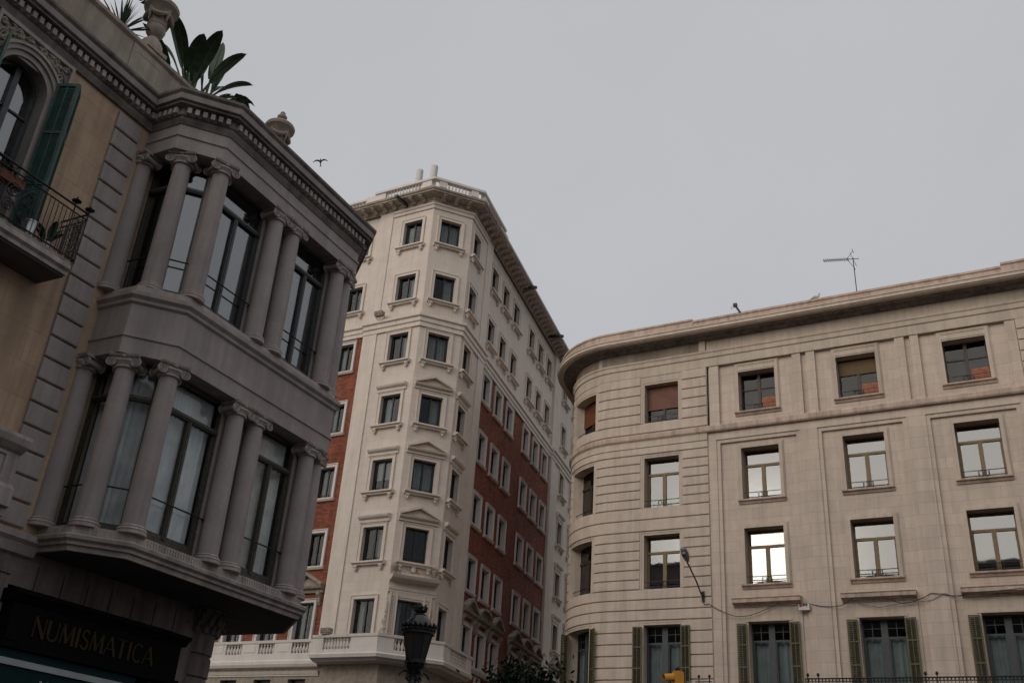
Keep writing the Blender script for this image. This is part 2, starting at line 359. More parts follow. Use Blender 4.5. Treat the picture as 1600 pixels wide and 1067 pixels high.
holesB = [(WB[0], WB[1], SILL[f], HEAD[f]) for f in FL]; holesC = [(WC[0], WC[1], SILL[f], HEAD[f]) for f in FL]; holesD = [(WD[0], WD[1], SILL[f], HEAD[f]) for f in FL]
w = MB(TB)
w.wall(-3.49, 0, 8.4, 32.92, 0, holesB, .24)
w.T = TC; w.wall(0, 2.24, 8.4, 32.92, 0, holesC, .24)
w.T = TD; w.wall(0, 3.49, 8.4, 32.92, 0, holesD, .24)
w.T = TB; w.wall(LEFT_END, -3.49, 25.0, 32.92, AO, [(a, b, SILL[f], HEAD[f]) for a, b in ACOL for f in (7, 6)], .24)
w.T = TD; w.wall(3.49, BK, 25.0, 32.92, AO, [(a, b, SILL[f], HEAD[f]) for a, b in ECOL for f in (7, 6)], .24)
w.wall(BK, RIGHT_END, 8.4, 32.92, 0, [(a, b, SILL[f] if f > 1 else E1S, HEAD[f]) for a, b in PCOL for f in FL], .24)
w.quad((BK, AO, 8.4), (BK, 0, 8.4), (BK, 0, 32.92), (BK, AO, 32.92)); w.quad((3.49, AO, 8.4), (3.49, 0, 8.4), (3.49, 0, 32.92), (3.49, AO, 32.92))
w.T = TB; w.quad((-3.49, AO, 8.4), (-3.49, 0, 8.4), (-3.49, 0, 32.92), (-3.49, AO, 32.92))
# back of the block (never seen, closes the volume)
bl, br = pp(TB, LEFT_END), pp(TD, RIGHT_END)
w.T = FR(); bk = (bl[0]+4, br[1]-3)
w.quad((*bl, 0), (*bk, 0), (*bk, 32.92), (*bl, 32.92)); w.quad((*bk, 0), (*br, 0), (*br, 32.92), (*bk, 32.92))
w.build('wall', M['cream'], BLK, recalc=False)
bz = MB(TB); bz.wall(LEFT_END, -3.49, 8.4, 25.0, AO, [(a, b, SILL[f], HEAD[f]) for a, b in ACOL for f in (5, 4, 3, 2, 1)], .24); bz.build('brick_wall', M['brick'], BLK, recalc=False)
bz = MB(TD); bz.wall(3.49, BK, 8.4, 25.0, AO, [(a, b, SILL[f] if f > 1 else E1S, HEAD[f]) for a, b in ECOL for f in (5, 4, 3, 2, 1)], .24); bz.build('brick_wall', M['brick'], BLK, recalc=False)
# strips flanking the corner bay, slightly proud (below string course) and above
for T, a, b, d in ((TB, -3.47, -2.61, .07), (TD, 2.55, 3.47, .07), (TD, BK+.02, BK+.95, .06)):
    t = MB(T); t.box(a, b, 0, d, 9.0, 24.95); t.build('pilaster', M['cream_plain'], BLK); t = MB(T); t.box(a, b, 0, d-.02, 25.6, 32.56); t.build('pilaster', M['cream_plain'], BLK)
bay = [pp(TB, -3.49), (0, 0), (2.24, 0), pp(TD, 3.49)]
full = [pp(TB, LEFT_END), (0, 0), (2.24, 0), pp(TD, RIGHT_END)]
def band(name, mat, path, prof, par): m = MB(); m.sweep(path, prof); return m.build(name, mat, par)
# string course, over the wings and stepping forward round the corner bay
sc_ = MB(); sc_.sweep(bay, [(0, 24.9), (.10, 24.9), (.10, 25.12), (.17, 25.16), (.17, 25.36), (.27, 25.42), (.27, 25.56), (0, 25.62)])
sc_.build('string_course', M['cream_plain'], BLK); sc_ = MB(); sc_.sweep([pp(TB, LEFT_END, AO), pp(TB, -3.5, AO)], [(0, 24.93), (.10, 24.93), (.10, 25.12), (.15, 25.16), (.15, 25.36), (.24, 25.42), (.24, 25.54), (0, 25.6)])
sc_.build('string_course', M['cream_plain'], BLK); sc_ = MB(); sc_.sweep([pp(TD, 3.5, AO), pp(TD, BK-.01, AO)], [(0, 24.93), (.10, 24.93), (.10, 25.12), (.15, 25.16), (.15, 25.36), (.24, 25.42), (.24, 25.54), (0, 25.6)])
sc_.build('string_course', M['cream_plain'], BLK); sc_ = MB(); sc_.sweep([pp(TD, BK), pp(TD, RIGHT_END)], [(0, 24.9), (.10, 24.9), (.10, 25.12), (.17, 25.16), (.17, 25.36), (.27, 25.42), (.27, 25.56), (0, 25.62)])
sc_.build('string_course', M['cream_plain'], BLK)
# top architrave on the bay, cornice with brackets, parapet
ar = MB(); ar.sweep([pp(TB, -2.58), (0, 0), (2.24, 0), pp(TD, 2.53)], [(0, 32.1), (.07, 32.1), (.07, 32.28), (.13, 32.32), (.13, 32.44), (0, 32.5)]); ar.build('architrave', M['cream_plain'], BLK)
co = MB(); co.sweep(full, [(0, 32.500), (.09, 32.500), (.09, 32.578), (.16, 32.606), (.16, 32.716), (.72, 32.753), (.72, 32.817), (.80, 32.845), (.84, 32.919), (0, 32.983)])
BRK = []
def brackets(T, s0, s1, step=.62, o=0):
    n = max(1, round((s1-s0)/step))
    for i in range(n):
        x = s0+(s1-s0)*(i+.5)/n; mt = at(T, x, 0, 0)
        if BRK: dup(BRK[0], ccor, mt, []); continue
        x = 0; cob = MB(); cob.sprism([(o+.13, 32.735), (o+.66, 32.735), (o+.66, 32.679), (o+.6, 32.643), (o+.5, 32.633), (o+.34, 32.597), (o+.26, 32.532), (o+.13, 32.523)], x-.11, x+.11)
        cob.lathe(x, o+.54, [(0, 32.578), (.06, 32.597), (.09, 32.633), (.06, 32.661)], 8)
        BRK.append(cob.build('cornice_bracket', M['cream_worn'], ccor)); BRK[0].matrix_local = mt
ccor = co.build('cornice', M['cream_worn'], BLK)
brackets(TB, -11, -.25); brackets(TC, .05, 2.19, .66); brackets(TD, .25, 26)
pa = MB()
pa.sweep(full, [(.3, 32.950), (.62, 32.950), (.62, 33.117), (.3, 33.117)])
pa.sweep([pp(TB, -3.6), (0, 0), (2.24, 0), pp(TD, 3.6)], [(.42, 33.497), (.72, 33.497), (.72, 33.634), (.42, 33.649)])
pa.sweep([pp(TB, LEFT_END), pp(TB, -3.6)], [(.34, 33.315), (.62, 33.315), (.62, 33.436), (.34, 33.452)])
pa.sweep([pp(TD, 3.6), pp(TD, RIGHT_END)], [(.34, 33.315), (.62, 33.315), (.62, 33.436), (.34, 33.452)])
pa.T = TB; pa.box(LEFT_END, -6.2, .38, .56, 33.102, 33.330); pa.box(-4.2, -2.9, .36, .64, 33.117, 33.497); pa.box(-.5, .12, .40, .66, 33.117, 33.512)
pa.T = TC; pa.box(0.0, .42, .40, .66, 33.117, 33.512); pa.box(1.82, 2.24, .40, .66, 33.117, 33.512)
pa.T = TD; pa.box(-.12, .6, .40, .66, 33.117, 33.512); pa.box(2.9, 4.2, .36, .64, 33.117, 33.497); pa.box(6.2, RIGHT_END, .38, .56, 33.102, 33.330)
par = pa.build('parapet', M['white_trim'], BLK)
pb_ = MB()
def balrow(mb, T, s0, s1, o, z0, z1, step=.2, r=.065):
    mb = MB(T); n = max(2, int((s1-s0)/step)); h = z1-z0
    for i in range(n):
        x = s0+(s1-s0)*(i+.5)/n
        mb.lathe(x, o, [(r*.95, z0), (r*.95, z0+.08*h), (r*.5, z0+.14*h), (r, z0+.36*h), (r*.8, z0+.5*h), (r*.42, z0+.72*h), (r*.75, z0+.78*h), (r*.5, z0+.84*h), (r*.95, z0+.92*h), (r*.95, z1)], 8)
    mb.build('baluster_row', M['white_trim'], par)
balrow(pb_, TC, .46, 1.8, .54, 33.117, 33.505, .19); balrow(pb_, TB, -2.9, -.5, .54, 33.117, 33.505, .19); balrow(pb_, TB, -6.2, -4.2, .48, 33.117, 33.330, .22); balrow(pb_, TD, .6, 2.9, .54, 33.117, 33.505, .19)
rf = MB(); rf.add([(*pp(TB, LEFT_END, .3), 32.950), (*pp(TB, 0, .3), 32.950), (*pp(TD, 0, .3), 32.950), (*pp(TD, RIGHT_END, .3), 32.950), (*bk, 32.950)], [(0, 1, 2, 3, 4)]); rf.build('roof', M['dark_stone'], BLK, recalc=False)

# windows of the block: prototypes in their own frame, origin = middle of the opening's foot, on the wall plane
def win_parts(root, w_, h, depth=.2, frame=M['frame_dark'], curtain='both', fw=.055, seed=0, cur=None, bottom=.0, gl=None, railz=None):
    rr = random.Random(seed); a = w_/2
    f = MB(); d0, d1 = -depth-.05, -depth+.02
    f.box(-a, -a+fw, d0, d1, 0, h); f.box(a-fw, a, d0, d1, 0, h); f.box(-a+fw, a-fw, d0, d1, 0, fw*1.2); f.box(-a+fw, a-fw, d0, d1, h-fw, h)
    f.box(-fw*.55, fw*.55, d0+.005, d1+.012, fw*1.2, h-fw)
    for sx in (-1, 1):          # sash stiles
        f.box(sx*(a-fw*1.6)-.02, sx*(a-fw*1.6)+.02, d0+.01, d1-.02, fw*1.2, h-fw)
    if railz: f.box(-a+fw, a-fw, d0+.01, d1-.012, railz, railz+.05)
    f.build('window_frame', frame, root)
    p = MB(); p.box(-a+fw*.6, -fw*.3, d0+.02, d0+.032, fw, h-fw*.6); p.box(fw*.3, a-fw*.6, d0+.02, d0+.032, fw, h-fw*.6); p.build('pane', gl or M['glass'], root)
    c = MB(); o = -depth-.2
    if curtain == 'both': curtain_mesh(c, -a+.02, -.03, .02, h, o, .022, .15, rr.random()*6); curtain_mesh(c, .03, a-.02, .02, h, o-.02, .022, .17, rr.random()*6)
    elif curtain == 'left': curtain_mesh(c, -a+.02, -a*.05, .02, h, o, .022, .15, rr.random()*6); curtain_mesh(c, a*.62, a-.02, .02, h, o, .022, .15, rr.random()*6)
    elif curtain == 'right': curtain_mesh(c, a*.1, a-.04, .02, h, o, .022, .15, rr.random()*6)
    elif curtain == 'side': curtain_mesh(c, -a+.02, -a*.45, .02, h, o, .022, .12, rr.random()*6); curtain_mesh(c, a*.5, a-.02, .02, h, o, .022, .12, rr.random()*6)
    elif curtain == 'blind':
        zb = h*(.35+.4*rr.random()); n_ = int((h-zb)/.07)
        for i_ in range(n_): c.add([(-a+.03, o+.12, h-.04-i_*.07), (a-.03, o+.12, h-.04-i_*.07), (a-.03, o+.105, h-.105-i_*.07), (-a+.03, o+.105, h-.105-i_*.07)], [(0, 1, 2, 3)])
        if n_ < 1: curtain_mesh(c, -a+.02, a-.02, .02, h, o, .022, .15)
    if c.v: c.build('blind' if curtain == 'blind' else 'curtain', cur or M['curtain_cool'], root)
    r_ = MB(); r_.box(-a-.3, a+.3, -1.3, -1.25, -.3, h+.3); r_.box(-a-.3, -a-.26, -1.25, -depth-.1, -.3, h+.3); r_.box(a+.26, a+.3, -1.25, -depth-.1, -.3, h+.3); r_.box(-a-.26, a+.26, -1.25, -depth-.1, h+.26, h+.3); r_.box(-a-.26, a+.26, -1.25, -depth-.1, -.3, -.26)
    r_.build('room_behind', M['dark_room'], root)
def casing(w_, h, cw=.15, pr=.05, outer=.03, lining=False):
    a = w_/2; m = MB()
    if lining: m.box(-a, -a+.012, -.25, pr-.002, 0, h); m.box(a-.012, a, -.25, pr-.002, 0, h); m.box(-a+.012, a-.012, -.25, pr-.002, h-.012, h); m.box(-a+.012, a-.012, -.25, pr-.002, 0, .012)
    m.box(-a-cw, -a, -.02, pr, 0, h); m.box(a, a+cw, -.02, pr, 0, h); m.box(-a-cw, a+cw, -.02, pr+.004, h, h+cw)
    m.box(-a-cw-outer, -a-cw, -.02, pr*1.7, 0, h+cw+outer); m.box(a+cw, a+cw+outer, -.02, pr*1.7, 0, h+cw+outer); m.box(-a-cw, a+cw, -.02, pr*1.7, h+cw, h+cw+outer)
    return m
def make_win(kind, w_, h, curtain, seed, name='window', trim='cream_plain'):
    def mk():
        if kind.startswith('brick'):
            root = casing(w_, h, .12, .06, .04, True).build(name, M['white_trim'], None)
            s = MB(); s.sprism([(-.02, -.15), (.10, -.15), (.16, -.06), (.16, 0), (-.02, .015)], -w_/2-.22, w_/2+.22); s.build('sill', M['cream_plain'], root)
        elif kind in ('tri', 'seg'):
            root = casing(w_, h, .13, .07, .03, True).build(name, M['white_trim'], None)
            a = w_/2+.42; p = MB()
            p.sprism([(-.02, h+.42), (.12, h+.42), (.12, h+.55), (.3, h+.6), (.34, h+.7), (-.02, h+.72)], -a, a)
            if kind == 'tri':
                p.prism([(-a, h+.7), (a, h+.7), (0, h+1.22)], -.02, .12); 
                for sx in (-1, 1): p.prism([(sx*a, h+.7), (sx*(a+.04), h+.82), (0, h+1.36), (0, h+1.22)], -.02, .36)
            else:
                arc = [(a*cos(t_), h+.7+.46*sin(t_)) for t_ in [pi*i/12 for i in range(13)]]; p.prism(arc, -.02, .12)
                arc2 = [(a*1.02*cos(t_), h+.7+.6*sin(t_)) for t_ in [pi*i/12 for i in range(13)]]
                for i in range(12): p.prism([arc[i], arc2[i], arc2[i+1], arc[i+1]], -.02, .36)
            for sx in (-1, 1):
                p.sprism([(-.02, h+.42), (.26, h+.42), (.26, h+.3), (.16, h+.18), (.14, h-.02), (.05, h-.16), (-.02, h-.18)], sx*(w_/2+.25)-.09, sx*(w_/2+.25)+.09)
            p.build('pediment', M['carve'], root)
        else:
            root = casing(w_, h).build(name, M['cream_plain'], None)
        a = w_/2
        if kind in ('plain', 'hood', 'ped'):
            s = MB(); s.sprism([(-.02, -.16), (.16, -.16), (.16, -.1), (.27, -.07), (.27, 0), (-.02, .02)], -a-.31, a+.31)
            for sx in (-1, 1):
                s.sprism([(-.01, -.16), (.17, -.16), (.17, -.24), (.10, -.3), (-.01, -.32)], sx*(a+.12)-.09, sx*(a+.12)+.09)
                s.lathe(sx*(a+.12), .1, [(0, -.42), (.05, -.4), (.075, -.34), (.06, -.28)], 8)
            s.build('sill', M['cream_plain'], root)
        if kind == 'hood':
            s = MB(); s.sprism([(-.02, h+.22), (.08, h+.22), (.08, h+.34), (.2, h+.42), (.24, h+.5), (.24, h+.55), (-.02, h+.6)], -a-.28, a+.28); s.build('hood', M['cream_plain'], root)
        if kind == 'ped':
            q = a+.40; s = MB(); s.sprism([(-.02, h+.26), (.08, h+.26), (.08, h+.36), (.22, h+.42), (.26, h+.5), (-.02, h+.52)], -q, q)
            s.prism([(-q, h+.5), (q, h+.5), (0, h+.86)], -.02, .06)
            for sx in (-1, 1): s.prism([(sx*q, h+.5), (sx*(q+.03), h+.6), (0, h+1.03), (0, h+.9)], -.02, .28)
            s.build('pediment', M['cream_plain'], root)
        win_parts(root, w_, h, .2, M['frame_dark'], curtain, .068, seed, M['curtain_cool'] if seed % 3 else M['curtain'])
        if kind in ('brick', 'plain', 'hood', 'ped'):
            g_ = MB(); g_.tube([(-a, -.16, .22), (a, -.16, .22)], .012, 5); g_.build('guard_bar', M['black'], root)
        return root
    return Proto(mk)
CUR = ['both', 'left', 'blind', 'side', 'right', 'both', 'none']
protos = {}
def getp(kind, w_, h, i):
    k = (kind, round(w_, 2), round(h, 2), i)
    if k not in protos: protos[k] = make_win(kind, w_, h, CUR[i % 7], i*7+len(protos))
    return protos[k]
rw = random.Random(3)
for T, (a, b), nm in ((TB, WB, 'B'), (TC, WC, 'C'), (TD, WD, 'D')):
    for f in FL:
        kind = 'plain' if f >= 5 else ('none' if f == 1 else ('ped' if nm == 'C' else 'hood'))
        getp(kind, b-a, HEAD[f]-SILL[f], rw.randrange(7)).place(BLK, at(T, (a+b)/2, 0, SILL[f]))
for T, cols in ((TB, ACOL), (TD, ECOL)):
    for ci, (a, b) in enumerate(cols):
        for f in FL:
            if T is TB and ci and f != 1: continue
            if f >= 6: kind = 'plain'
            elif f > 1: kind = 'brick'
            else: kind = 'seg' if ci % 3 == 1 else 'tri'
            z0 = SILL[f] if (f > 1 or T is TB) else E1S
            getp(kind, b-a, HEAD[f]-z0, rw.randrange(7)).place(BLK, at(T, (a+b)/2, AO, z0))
for a, b in PCOL:
    for f in FL:
        kind = 'plain' if f >= 5 else ('hood' if f > 1 else 'tri')
        z0 = SILL[f] if f > 1 else E1S
        getp(kind, b-a, HEAD[f]-z0, rw.randrange(7)).place(BLK, at(TD, (a+b)/2, 0, z0))
# ledge under the first-floor windows of the long wing
lg = MB(TD); lg.sprism([(AO, 9.2), (AO+.14, 9.2), (AO+.2, 9.36), (AO+.2, 9.48), (AO, 9.5)], 3.5, BK-.01)
for a, b in ECOL:
    for k in range(5): lg.box(a+.1+k*.2, a+.19+k*.2, AO-.01, AO+.05, 8.66, 9.16)
lg.build('window_ledge', M['cream_plain'], BLK)
# balcony round the corner, balustrade along the left wing
bp_ = [pp(TB, -3.15, .75), pp(TB, .33, .75), pp(TC, 1.90, .75), pp(TD, 3.3, .75)]
o_b = [pp(TB, -3.15), (0, 0), (2.24, 0), pp(TD, 3.3)]
ba = MB(); ba.sweep(o_b, [(-.1, 8.38), (.62, 8.42), (.7, 8.48), (.86, 8.54), (.9, 8.68), (.82, 8.74), (-.1, 8.76)])
ba.sweep(o_b, [(.52, 8.74), (.82, 8.74), (.82, 8.86), (.52, 8.86)]); ba.sweep(o_b, [(.5, 9.40), (.84, 9.40), (.86, 9.52), (.5, 9.54)])
ba.T = TB; ba.box(-3.15, -2.55, .54, .8, 8.86, 9.40); ba.box(-1.05, .36, .54, .8, 8.86, 9.40)
for s0 in (-3.15,): ba.box(s0, s0+.3, 0, .55, 8.7, 9.5)
ba.T = TC; ba.box(-.36, .35, .54, .8, 8.86, 9.40); ba.box(1.85, 2.6, .54, .8, 8.86, 9.40)
ba.T = TD; ba.box(-.36, .4, .54, .8, 8.86, 9.40); ba.box(2.6, 3.3, .54, .8, 8.86, 9.40); ba.box(.4, 2.6, .64, .7, 8.86, 9.40); ba.box(3.0, 3.3, 0, .55, 8.7, 9.5)
for i in range(8):
    for j in range(3): ba.box(.5+i*.26, .66+i*.26, .7, .74, 8.95+j*.14, 9.05+j*.14)
BAL = ba.build('balcony', M['white_trim'], BLK)
aw = MB(); aw.sweep([pp(TB, LEFT_END, AO), pp(TB, -3.2, AO)], [(0, 8.25), (.3, 8.3), (.36, 8.42), (.36, 8.56), (.28, 8.62), (.28, 8.9), (0, 8.92)]); aw.sweep([pp(TB, LEFT_END, AO), pp(TB, -3.2, AO)], [(.03, 9.38), (.3, 9.38), (.32, 9.5), (.03, 9.52)])
aw.T = TB
segs = [(-4.75, -3.85), (-6.75, -5.85), (-8.75, -7.85)]
for a in (-3.7, -5.35, -7.3, -9.3): aw.box(a-.5 if a != -3.7 else -3.85, a+.5 if a != -3.7 else -3.15, AO+.06, AO+.27, 8.9, 9.38)
for a in (-5.3, -7.3, -9.3): aw.box(a-.34, a+.34, AO+.27, AO+.29, 8.98, 9.3)
ABL = aw.build('balustrade', M['white_trim'], BLK)
bal1 = MB(); r = .075; r = .085; z0, h = 8.86, .55
bal1.lathe(0, 0, [(r, 0), (r, .08*h), (r*.5, .14*h), (r, .34*h), (r*.85, .48*h), (r*.42, .72*h), (r*.8, .78*h), (r*.5, .84*h), (r, .92*h), (r, h)], 10)
b0 = bal1.build('baluster', M['white_trim'], BAL); first = True
for T, s0, s1, o, par_ in ((TB, -2.55, -1.05, .67, BAL), (TC, .35, 1.85, .67, BAL), (TB, -4.82, -3.92, AO+.17, ABL), (TB, -6.78, -5.86, AO+.17, ABL), (TB, -8.78, -7.86, AO+.17, ABL)):
    n = round((s1-s0)/.17)
    for i in range(n):
        mt = at(T, s0+(s1-s0)*(i+.5)/n, o, 8.86)
        if first: b0.parent = par_; b0.matrix_local = mt; first = False
        else: dup(b0, par_, mt, [])
# ornate surround of the corner door, relief above
pt = MB(TC)
pt.sprism([(0, 11.5), (.10, 11.5), (.10, 11.6), (.13, 11.62), (.13, 11.74), (.07, 11.78), (.07, 11.96), (.16, 12.0), (.52, 12.06), (.56, 12.12), (.6, 12.2), (0, 12.26)], .0, 2.24)
pt.sprism([(0, 11.3), (.09, 11.3), (.09, 11.5), (0, 11.5)], .12, 2.1)
for a in (.10, 1.68): pt.box(a, a+.07, 0, .14, 9.0, 11.5); pt.box(a+.30, a+.37, 0, .14, 9.0, 11.5); pt.box(a+.07, a+.30, 0, .06, 9.0, 11.5)
POR = pt.build('door_surround', M['cream_plain'], BLK)
sc2 = MB(TC); rr = random.Random(5)
for sx, base in ((-1, .08), (1, 2.08)):        # scrolling leaves beside and on the pilasters
    for i in range(26):
        tt = i/26; x = base+sx*(.04+.34*(1-tt)**1.5*rr.random()); z = 9.1+2.0*tt; r_ = .05+.04*(1-tt)
        ring = [(x+r_*cos(q)*(1-.05*k), .06, z+r_*sin(q)*(1-.05*k)) for k, q in enumerate([rr.random()*6+j*.7 for j in range(8)])]
        sc2.tube(ring, .026, 5)
    for i in range(17):
        z = 9.15+i*.125; c = 1.865 if sx > 0 else .285
        sc2.tube([(c+.075*cos(q), .09, z+.052*sin(q)) for q in [j*.8 for j in range(7)]], .02, 5)
    sc2.build('carved_ornament', M['cream_plain'], POR); sc2 = MB(TC)
# cartouche under the second-floor window, urns
for i in range(30):
    x = 1.06+(rr.random()-.5)*1.1; z = 12.38+rr.random()*max(.08, .5-.75*abs(x-1.06)); r_ = .035+.03*rr.random()
    sc2.tube([(x+r_*cos(q), .05, z+r_*sin(q)) for q in [rr.random()*6+j*.8 for j in range(7)]], .024, 5)
sc2.lathe(1.06, .03, [(0, 12.44), (.11, 12.5), (.14, 12.62), (.1, 12.76), (0, 12.82)], 12)
sc2.box(.5, 1.62, 0, .07, 12.33, 12.42)
sc2.build('carved_ornament', M['cream_plain'], POR)
for x in (.16, 2.08):
    u_ = MB(TC); u_.lathe(x, .12, [(.09, 12.3), (.09, 12.36), (.04, 12.4), (.13, 12.52), (.17, 12.64), (.15, 12.7), (.1, 12.72), (.12, 12.76), (.06, 12.84), (.02, 12.88)], 12); u_.build('urn', M['carve'], POR)
# ground and mezzanine storey
gl_ = MB(TB)
gw = [(-4.9, -3.9, 3.5, 7.8), (-6.9, -5.9, 3.5, 7.8), (-8.95, -7.95, 3.5, 7.8), (-1.9, -.5, 3.2, 7.6)]
gl_.wall(LEFT_END, 0, 0, 8.4, -.02, gw, .3); gl_.T = TC; gl_.wall(0, 2.24, 0, 8.4, -.02, [(.4, 1.8, .2, 7.4)], .3); gl_.T = TD; gw2 = [(s_, s_+1.6, 3.2, 7.6) for s_ in (.6, 4.3, 8, 12, 16, 20)]; gl_.wall(0, RIGHT_END, 0, 8.4, -.02, gw2, .3)
gl_.build('ground_storey', M['carve'], BLK, recalc=False)
gb = MB(TB); gb.sprism([(-.03, 8.0), (.05, 8.0), (.1, 8.14), (-.03, 8.16)], LEFT_END, -3.2)
gb.sprism([(-.03, 7.55+.38), (.03, 7.93), (.03, 7.99), (-.03, 7.99)], LEFT_END, -3.2)
gb.build('lower_string_course', M['cream_plain'], BLK)
gg = MB(TB)
for T, hs in ((TB, gw), (TC, [(.4, 1.8, .2, 7.4)]), (TD, gw2)):
    gg.T = T
    for a, b, c, d in hs: gg.box(a, b, -.4, -.33, c, d)
gg.build('shop_window', M['frame_dark'], BLK)

# =====================================================================  RIGHT: building with the rounded corner
AZR = radians(119.93)
RB = thing('curved_corner_building', 'beige ashlar building with a rounded rusticated corner and deep flat cornice', 'building', (9.46525, 43.1086, 0), pi/2-AZR)
S0, RR_, TURN = -4.8, 3.4, radians(80)
ARCL = RR_*TURN
def rp(s):          # arc-length along the facade -> (x,o), tangent angle
    if s >= S0: return (s, 0.0), 0.0
    l = S0-s
    if l <= ARCL:
        t_ = l/RR_; return (S0-RR_*sin(t_), -RR_+RR_*cos(t_)), t_
    q = l-ARCL; t_ = TURN; return (S0-RR_*sin(t_)-q*cos(t_), -RR_+RR_*cos(t_)-q*sin(t_)), t_
def rpath(a, b):
    ss = [a]; 
    k = math.floor(a/.2)*.2
    pts = {a, b}
    if a < S0 < b: pts.add(S0)
    if a < S0-ARCL < b: pts.add(S0-ARCL)
    q = S0-ARCL
    while q < S0:
        if a < q < b: pts.add(q)
        q += .2
    pts = sorted(pts); res = []
    for p in pts:
        if not res or p-res[-1] > 1e-4: res.append(p)
    return [rp(p)[0] for p in res]
SEND, SEND2 = 22.0, -22.0
ROOFZ = 25.68
VH = {4: (20.43, 22.45), 3: (16.18, 18.62), 2: (12.40, 14.86), 1: (8.0, 10.82)}
BCEN = [2.35, 6.86, 11.36]; HW = .86
# rusticated zones: end bay + curve + far face; plus the matching bay beyond 13.45
CWIN = (S0-1.82-RR_*radians(18)+.0, )
c_hi, c_lo = S0-RR_*radians(18), S0-RR_*radians(51)
rust_open = [(-3.17, -1.45), (c_lo, c_hi)]
course = .478
rus = MB()
zc = 8.0
def rust_course(z0, z1, s_a, s_b):
    iv = [(s_a, s_b)]
    for (oa, ob) in rust_open:
        for f, (zs, zh) in VH.items():
            top = zh+(.5 if f == 4 else .18); bot = zs-.02
            if z0 < top-.02 and z1 > bot+.02:
                nv = []
                for a, b in iv:
                    if ob+.2 <= a or oa-.2 >= b: nv.append((a, b)); continue
                    if a < oa-.2: nv.append((a, oa-.2))
                    if b > ob+.2: nv.append((ob+.2, b))
                iv = nv
    for a, b in iv:
        if b-a > .03: rus.sweep(rpath(a, b), [(-.06, z0+.026), (.055, z0+.026), (.07, z0+.04), (.07, z1-.04), (.055, z1-.026), (-.06, z1-.026)])
def courses(z_a, z_b, s_a, s_b):
    n = max(1, round((z_b-z_a)/course))
    for i in range(n): rust_course(z_a+(z_b-z_a)*i/n, z_a+(z_b-z_a)*(i+1)/n, s_a, s_b)
# split so that courses meet heads and sills
for a, b in ((7.0, 8.0), (8.0, 11.0), (11.0, 12.38), (12.38, 15.04), (15.04, 16.16), (16.16, 18.8), (18.8, 19.18), (19.9, 20.41), (20.41, 22.95)):
    courses(a, b, SEND2, -.03)
rus.build('rusticated_wall', M['beige_block'], RB)
rus = MB()
for a, b in ((7.0, 11.0), (11.0, 15.04), (15.04, 19.18), (19.9, 22.95)): courses(a, b, 13.47, SEND)
rus.build('rusticated_wall', M['beige_block'], RB)
# backing wall of the rusticated parts with openings
bwk = MB()
def rwall(s_a, s_b, z0, z1, o, d=.0):
    bwk.sweep(rpath(s_a, s_b), [(o, z0), (o, z1)], closed_prof=False)
rwall(SEND2, c_lo-.2, 0, 24.4, -.0)
for (a, b), lo, hi in ((rust_open[1], c_lo, c_hi), (rust_open[0], -3.17, -1.45)):
    zp = 0
    for f in (1, 2, 3, 4):
        rwall(a-.2, b+.2, zp, VH[f][0], 0); zp = VH[f][1]
    rwall(a-.2, b+.2, zp, 24.4, 0)
    for f in (1, 2, 3, 4):
        rwall(a-.2, a, *VH[f], 0); rwall(b, b+.2, *VH[f], 0)
rwall(c_hi+.2, -3.37, 0, 24.4, 0); rwall(-1.25, 0, 0, 24.4, 0)
bwk.build('wall', M['beige_plain'], RB, recalc=False); bwk = MB(); rwall(13.45, SEND, 0, 24.4, 0); bwk.build('wall', M['beige_plain'], RB, recalc=False)
# surrounds and reveals of the openings in the rusticated bay (flat and curved)
def surround(mb, a, b, zs, zh, top=True, deep=.5):
    for x0, x1 in ((a-.2, a-.1), (b+.1, b+.2)): mb.sweep(rpath(x0, x1), [(-.03, zs), (.035, zs), (.035, zh+.16), (-.03, zh+.16)])
    for x0, x1 in ((a-.1, a), (b, b+.1)): mb.sweep(rpath(x0, x1), [(-.03, zs), (.015, zs), (.015, zh), (-.03, zh)])
    mb.sweep(rpath(a-.1, b+.1), [(-.03, zh), (.015, zh), (.015, zh+.1), (-.03, zh+.1)]); mb.sweep(rpath(a-.1, b+.1), [(-.03, zh+.1), (.035, zh+.1), (.035, zh+.16), (-.03, zh+.16)])
    for x0, x1 in ((a-.04, a), (b, b+.04)): mb.sweep(rpath(x0, x1), [(-deep, zs), (-.02, zs), (-.02, zh), (-deep, zh)])
    mb.sweep(rpath(a, b), [(-deep, zh), (-.02, zh), (-.02, zh+.06), (-deep, zh+.06)]); mb.sweep(rpath(a, b), [(-deep, zs-.08), (.04, zs-.08), (.04, zs-.01), (-deep, zs)])
for a, b in rust_open:
    for f, (zs, zh) in VH.items():
        sur = MB(); surround(sur, a, b, zs, zh)
        if f == 4: sur.sweep(rpath(a-.2, b+.2), [(-.03, 22.61), (.03, 22.61), (.03, 22.86), (.06, 22.9), (.06, 22.95), (-.03, 22.95)])
        sur.build('window_surround', M['beige_plain'], RB)
